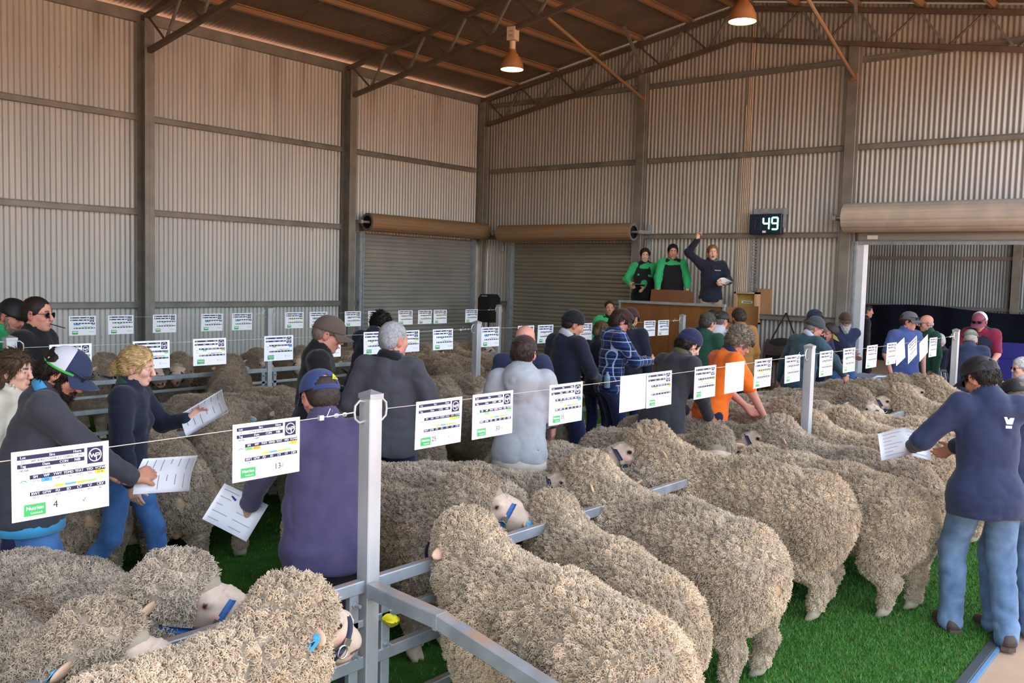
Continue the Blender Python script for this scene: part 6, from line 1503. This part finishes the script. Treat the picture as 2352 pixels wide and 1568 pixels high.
j = P_('person in a blue checked shirt and dark cap writing with a pen', -5.45, 8.58, 1.0, 1.84, lean=.10, head=(-.15, .42), arms={1: arm(.36, .10, 1.14), -1: arm(.40, -.12, 1.16)}, group=CR_, skin='ruddy', top=PLAID, legs=DNK, hair=('fringe', '3a2c24', 900), hat=('cap', (DBRN, DBRN), dict(tilt=.05)), seed=15, fine=.0145, shg=(.055, -.012), hands=('hold', 'hold'))
paper(j['W']((.42, -.0, 1.15)), (-.35, -.15, .85), (.6, .5, .2), .13, .19, 'small white notepad in the hand of the checked shirt man', 3)
bt = j['W']((-.10, -.17, .93)); tag(MB().lathe([(0, 0), (.032, 0), (.034, .01), (.034, .10), (.030, .13), (.014, .155), (.013, .175), (0, .175)], 16, bt-(0, 0, .04)).build('water_bottle', mat('clear_blue_bottle', sr('a9cde0'), .12, 0, .05, trans=.5), None, True), 'half empty clear water bottle in the pocket of the checked shirt man', 'bottle')
P_('person in a black hi-vis trimmed jumper behind the checked shirt', -5.9, 9.75, 2.0, 1.80, lean=.06, head=(-.4, .2), group=CR_, skin='tan', top=NV2, collar=cloth('lime_collar', 'a8d83a', .05), legs=DNK, hair=('crop', '3a2c24', 0), hat=('cap', (DBRN, DBRN), {}), seed=16, fine=.016)
P_('person with a brown hair bun in a navy coat left of the checked shirt', -5.9, 9.0, 1.6, 1.70, sex='f', head=(0, .2), group=CR_, skin='fair', top=NV2, legs=DNK, hair=('bun', '5a4632', 900), seed=17, fine=.016)
P_('person with receding hair in black vest and green shirt beside the rostrum', -8.55, 12.9, -.85, 1.72, head=(0, -.08), group=CR_, skin='tan', top=BLK, sleeve=MINT, collar=MINT, legs=KH, hair=('crop', '2a2220', 400), seed=18, fine=.016)
P_('person in a black oilskin coat and navy beanie stooping right', -3.95, 6.95, 1.32, 1.80, lean=.40, head=(-.25, .35), arms={1: arm(.42, .12, .92), -1: arm(.40, -.16, .92)}, group=CR_, skin='fair', top=OIL, collar=cloth('olive_cord_collar', '5c5238', .1), legs=DNK, hair=('fringe', '2a1e18', 900), hat=('beanie', NVB), hem=.06, coat=.12, seed=19, fat=1.05)
P_('person with curly greying hair in a bright orange shirt reaching down to sheep', -3.72, 7.62, .98, 1.78, lean=.36, head=(-.1, .42), arms={1: arm(.42, .10, .95), -1: arm(.42, -.26, .86, h=(-.6, -.6, .2))}, group=CR_, skin='ruddy', top=ORA, collar=DNK, sleeve_len=.4, legs=DNK, hair=('curly', '857868', 1600), shg=(.05, -.01), seed=20, hands=('curl', 'flat'))
P_('person with grey hair in a bottle green fleece before the rostrum', -5.25, 10.15, 1.75, 1.80, head=(-.5, .15), lean=.1, group=CR_, skin='ruddy', top=GRN2, legs=DNK, hair=('short', '4a4644', 900), seed=21, fine=.016)
P_('person in a black cap with a pale grey hood over the collar', -5.62, 11.35, 1.5, 1.78, head=(-.2, .15), group=CR_, skin='ruddy', top=GRP, legs=DNK, hair=('crop', '6a625c', 300), hat=('cap', (M_BLACK, M_BLACK), {}), hoodie=True, seed=22, fine=.016)
P_('person in a black cap mostly hidden behind the grey hood', -6.35, 12.35, 1.9, 1.79, group=CR_, skin='ruddy', top=NV2, legs=DNK, hair=('crop', '3a3432', 0), hat=('cap', (M_BLACK, M_BLACK), {}), seed=23, fine=.018)
P_('bearded person in a tan canvas jacket looking left by the rostrum', -5.55, 11.95, 2.5, 1.82, head=(.1, .2), group=CR_, skin='tan', top=TAN, legs=DNK, hair=('short', '3a3028', 700), beard=('5a4a40', 500, 0), seed=24, fine=.016, fat=1.15)
j = P_('person in a teal fleece and charcoal beanie leaning over sheep', -4.30, 10.92, 1.25, 1.82, lean=.30, head=(-.6, .35), arms={1: arm(.10, .36, .86), -1: arm(.52, -.28, .96, h=(-.3, -.8, .2))}, group=CR_, skin='ruddy', top=TEAL, collar=GRP, legs=DNK, hair=('crop', '8a8480', 200), hat=('beanie', GRB), seed=25, fine=.015, fat=1.2, glass='clear')
tag(MB().box(j['W'](j['ha'][1]+np.array((.05, 0, -.09))), (.012, .075, .14), R=rotm(1.4, .5), ch=.003).build('dark_phone', M_BLACK), 'dark phone in the lowered hand of the teal fleece man', 'phone')
P_('person in a navy jumper bowing under a black cap with a yellow stripe', -4.75, 12.45, .35, 1.80, lean=.55, head=(.1, .55), arms={1: arm(.5, .12, 1.0), -1: arm(.5, -.12, 1.0)}, group=CR_, skin='ruddy', top=NV2, legs=DNK, hair=('crop', '8a7a6a', 200), hat=('cap', (M_BLACK, cloth('yellow_edge_brim', '8a7a3a', .2)), {}), seed=26, fine=.016)
P_('person in a navy cap facing left against the gable wall', -5.12, 13.2, 2.7, 1.80, head=(.2, .25), group=CR_, skin='fair', top=NV, legs=DNK, hair=('short', '2a2220', 400), hat=('cap', (NV, NV), {}), seed=27, fine=.018)
P_('old person with long white beard and flat cap in a navy coat', -4.98, 13.78, -.95, 1.76, head=(.0, .05), arms={1: arm(.30, -.05, 1.08), -1: arm(.32, .08, 1.10)}, group=CR_, skin='ruddy', top=NV, legs=DN2, hair=('short', 'c8c8c4', 300), beard=('d4d4d0', 900, .13), hat=('cap', (FLAT, FLAT), dict(tilt=.12)), seed=28, fine=.016)
P_('person in a black jacket standing before the navy drape', -5.85, 18.1, .5, 1.80, head=(.1, .0), group=CR_, skin='tan', top=BLK, legs=BLK, hair=('crop', '2a2422', 300), shg=(.09, .03), seed=29, fine=.018)
P_('person in a blue polo shirt and grey cap with hands in pockets', -3.88, 13.3, -.72, 1.84, lean=-.02, head=(.75, .12), arms={1: arm(.08, .24, .90, h=(-.6, .8, 0)), -1: arm(.08, -.24, .90, h=(-.6, -.8, 0))}, group=CR_, skin='ruddy', top=POLO, sleeve_len=.4, legs=DNK, hair=('short', '3a2c24', 500), hat=('cap', (GCAP, GCAP), {}), shg=(.055, -.014), fat=1.1, seed=30, fine=.015)
P_('bald person in a green jumper behind the blue polo', -3.98, 14.55, -2.3, 1.78, head=(-.2, .1), group=CR_, skin='ruddy', top=GRN2, legs=KH, hair=('bald', 'b8b0a8', 200), glass='dark', seed=31, fine=.018)
P_('person in a striped navy top sitting beyond the farthest front post', -3.75, 15.7, -2.4, 1.75, sit=True, head=(0, .2), feet={1: (.5, .12), -1: (.5, -.12)}, arms={1: arm(.35, .2, .62), -1: arm(.35, -.2, .62)}, group=CR_, skin='ruddy', top=NV2, legs=DNK, hair=('crop', 'b8b8b8', 200), seed=32, fine=.018)
P_('person in a maroon shirt, dark vest and maroon cap looking down', -3.12, 14.25, -1.5, 1.84, lean=.1, head=(-.15, .5), arms={1: arm(.32, .16, .98), -1: arm(.30, -.22, .96)}, group=CR_, skin='ruddy', top=NV2, sleeve=MAR, collar=MAR, sleeve_len=.45, legs=DNK, hair=('short', '3a2620', 400), hat=('cap', (cloth('dusty_maroon_cap', '8a4a5e', .1), cloth('dusty_maroon_brim', '8a4a5e', .1)), dict(back_mat=MESHW)), shg=(.06, -.012), fat=1.15, seed=33, fine=.016)
P_('person in a navy jumper and camouflage cap stooping over the table', -2.88, 12.75, 1.7, 1.78, lean=.62, head=(.1, .3), arms={1: arm(.55, .2, .86), -1: arm(.55, -.16, .88)}, group=CR_, skin='ruddy', top=NV, legs=DNK, hair=('crop', 'a8a49c', 400), hat=('cap', (CAMO, CAMO), {}), fat=1.2, seed=34, fine=.016)
P_('old person with white hair in a white fleece seated at the picture edge', -2.28, 12.75, -2.6, 1.66, sex='f', sit=True, head=(.1, .1), feet={1: (.48, .12), -1: (.48, -.12)}, arms={1: arm(.3, .1, .62), -1: arm(.3, -.1, .62)}, group=CR_, skin='fair', top=cloth('white_fleece', 'c9cac8', .06), legs=DNK, hair=('short', 'c4c4c0', 600), glass='dark', seed=35, fine=.016)
P_('person in a maroon top and straw hat sitting beyond the door', -3.55, 17.2, -1.6, 1.70, sit=True, feet={1: (.5, .12), -1: (.5, -.12)}, group=CR_, skin='ruddy', top=MAR, legs=DNK, hair=('crop', '6a5a4a', 0), hat=('cap', (cloth('straw_weave', 'a08a5a', .15), cloth('straw_weave_brim', 'a08a5a', .15)), {}), seed=36, fine=.018)
# on the rostrum
AU = 'auction team on the rostrum'; ZP = .955; ya = 13.92
xa = lambda u, v: float(at_y(u, v, ya)[0])
j = P_('person with dark tied hair and black vest holding a green folder', xa(1478, 600), ya, -1.0, 1.70, z=ZP, sex='f', lean=.02, head=(.05, .02), arms={1: arm(.26, -.02, 1.04), -1: arm(.28, -.24, 1.08)}, group=AU, skin='fair', top=BLK, sleeve=MINT, collar=MINT, legs=BLK, hair=('bun', '241a16', 700), seed=40, fine=.0145, hem=.03)
MBf = MB().box(j['W']((.33, -.10, 1.07)), (.30, .22, .012), R=rotm(-1.0, -.15)); tag(MBf.build('green_folder', mat('dark_green_folder', sr('14552f'), .5)), 'dark green folder held flat by the tied hair auction worker', 'folder')
P_('person in black vest and green shirt with hands on the lectern', xa(1546, 600), ya, -.95, 1.80, z=ZP, lean=.06, head=(.0, .04), arms={1: arm(.26, .24, .94), -1: arm(.26, -.24, .92)}, group=AU, skin='ruddy', top=BLK, sleeve=MINT, collar=MINT, sleeve_len=.85, legs=BLK, hair=('short', '241a18', 700), seed=41, fine=.0145, fat=1.05)
j = P_('person in a black jumper raising a hand on the rostrum', xa(1640, 600), ya, -.95, 1.80, z=ZP, lean=-.02, head=(.0, .0), arms={1: arm(.30, .14, 1.12), -1: arm(.10, -.26, 1.80, h=(-.1, -1, -.3))}, group=AU, skin='fair', top=NV2, collar=MINT, legs=KH, hair=('short', '8a6a44', 700), seed=42, fine=.0145, open_mouth=True, hands=('hold', 'fist'), handdir={-1: ((.1, .1, 1), (.6, .6, 0))}, hem=.02)
MB().prism([(-.012, 0), (.012, 0), (.02, -.14), (0, -.17), (-.02, -.14)], -.003, .003, T=lambda q: j['T'](.128+q[2], q[0], .44+q[1])).build('tie', NV2, j['root'])
pr = Print(); pr.text('Nutrien', 0, 0, .03, (.85, .85, .88), 0, bold=.0006); put('chest_lettering', pr.mesh('chest_lettering', lambda q: j['T'](.148, .075, .36)+np.array((q[2], q[0], q[1])), M_PRINT), j['root'])
paper(j['W']((.36, .16, 1.14)), (.1, -.4, .8), (.5, -.4, .3), .15, .22, 'small notebook in the lowered hand of the man raising his arm', 2)
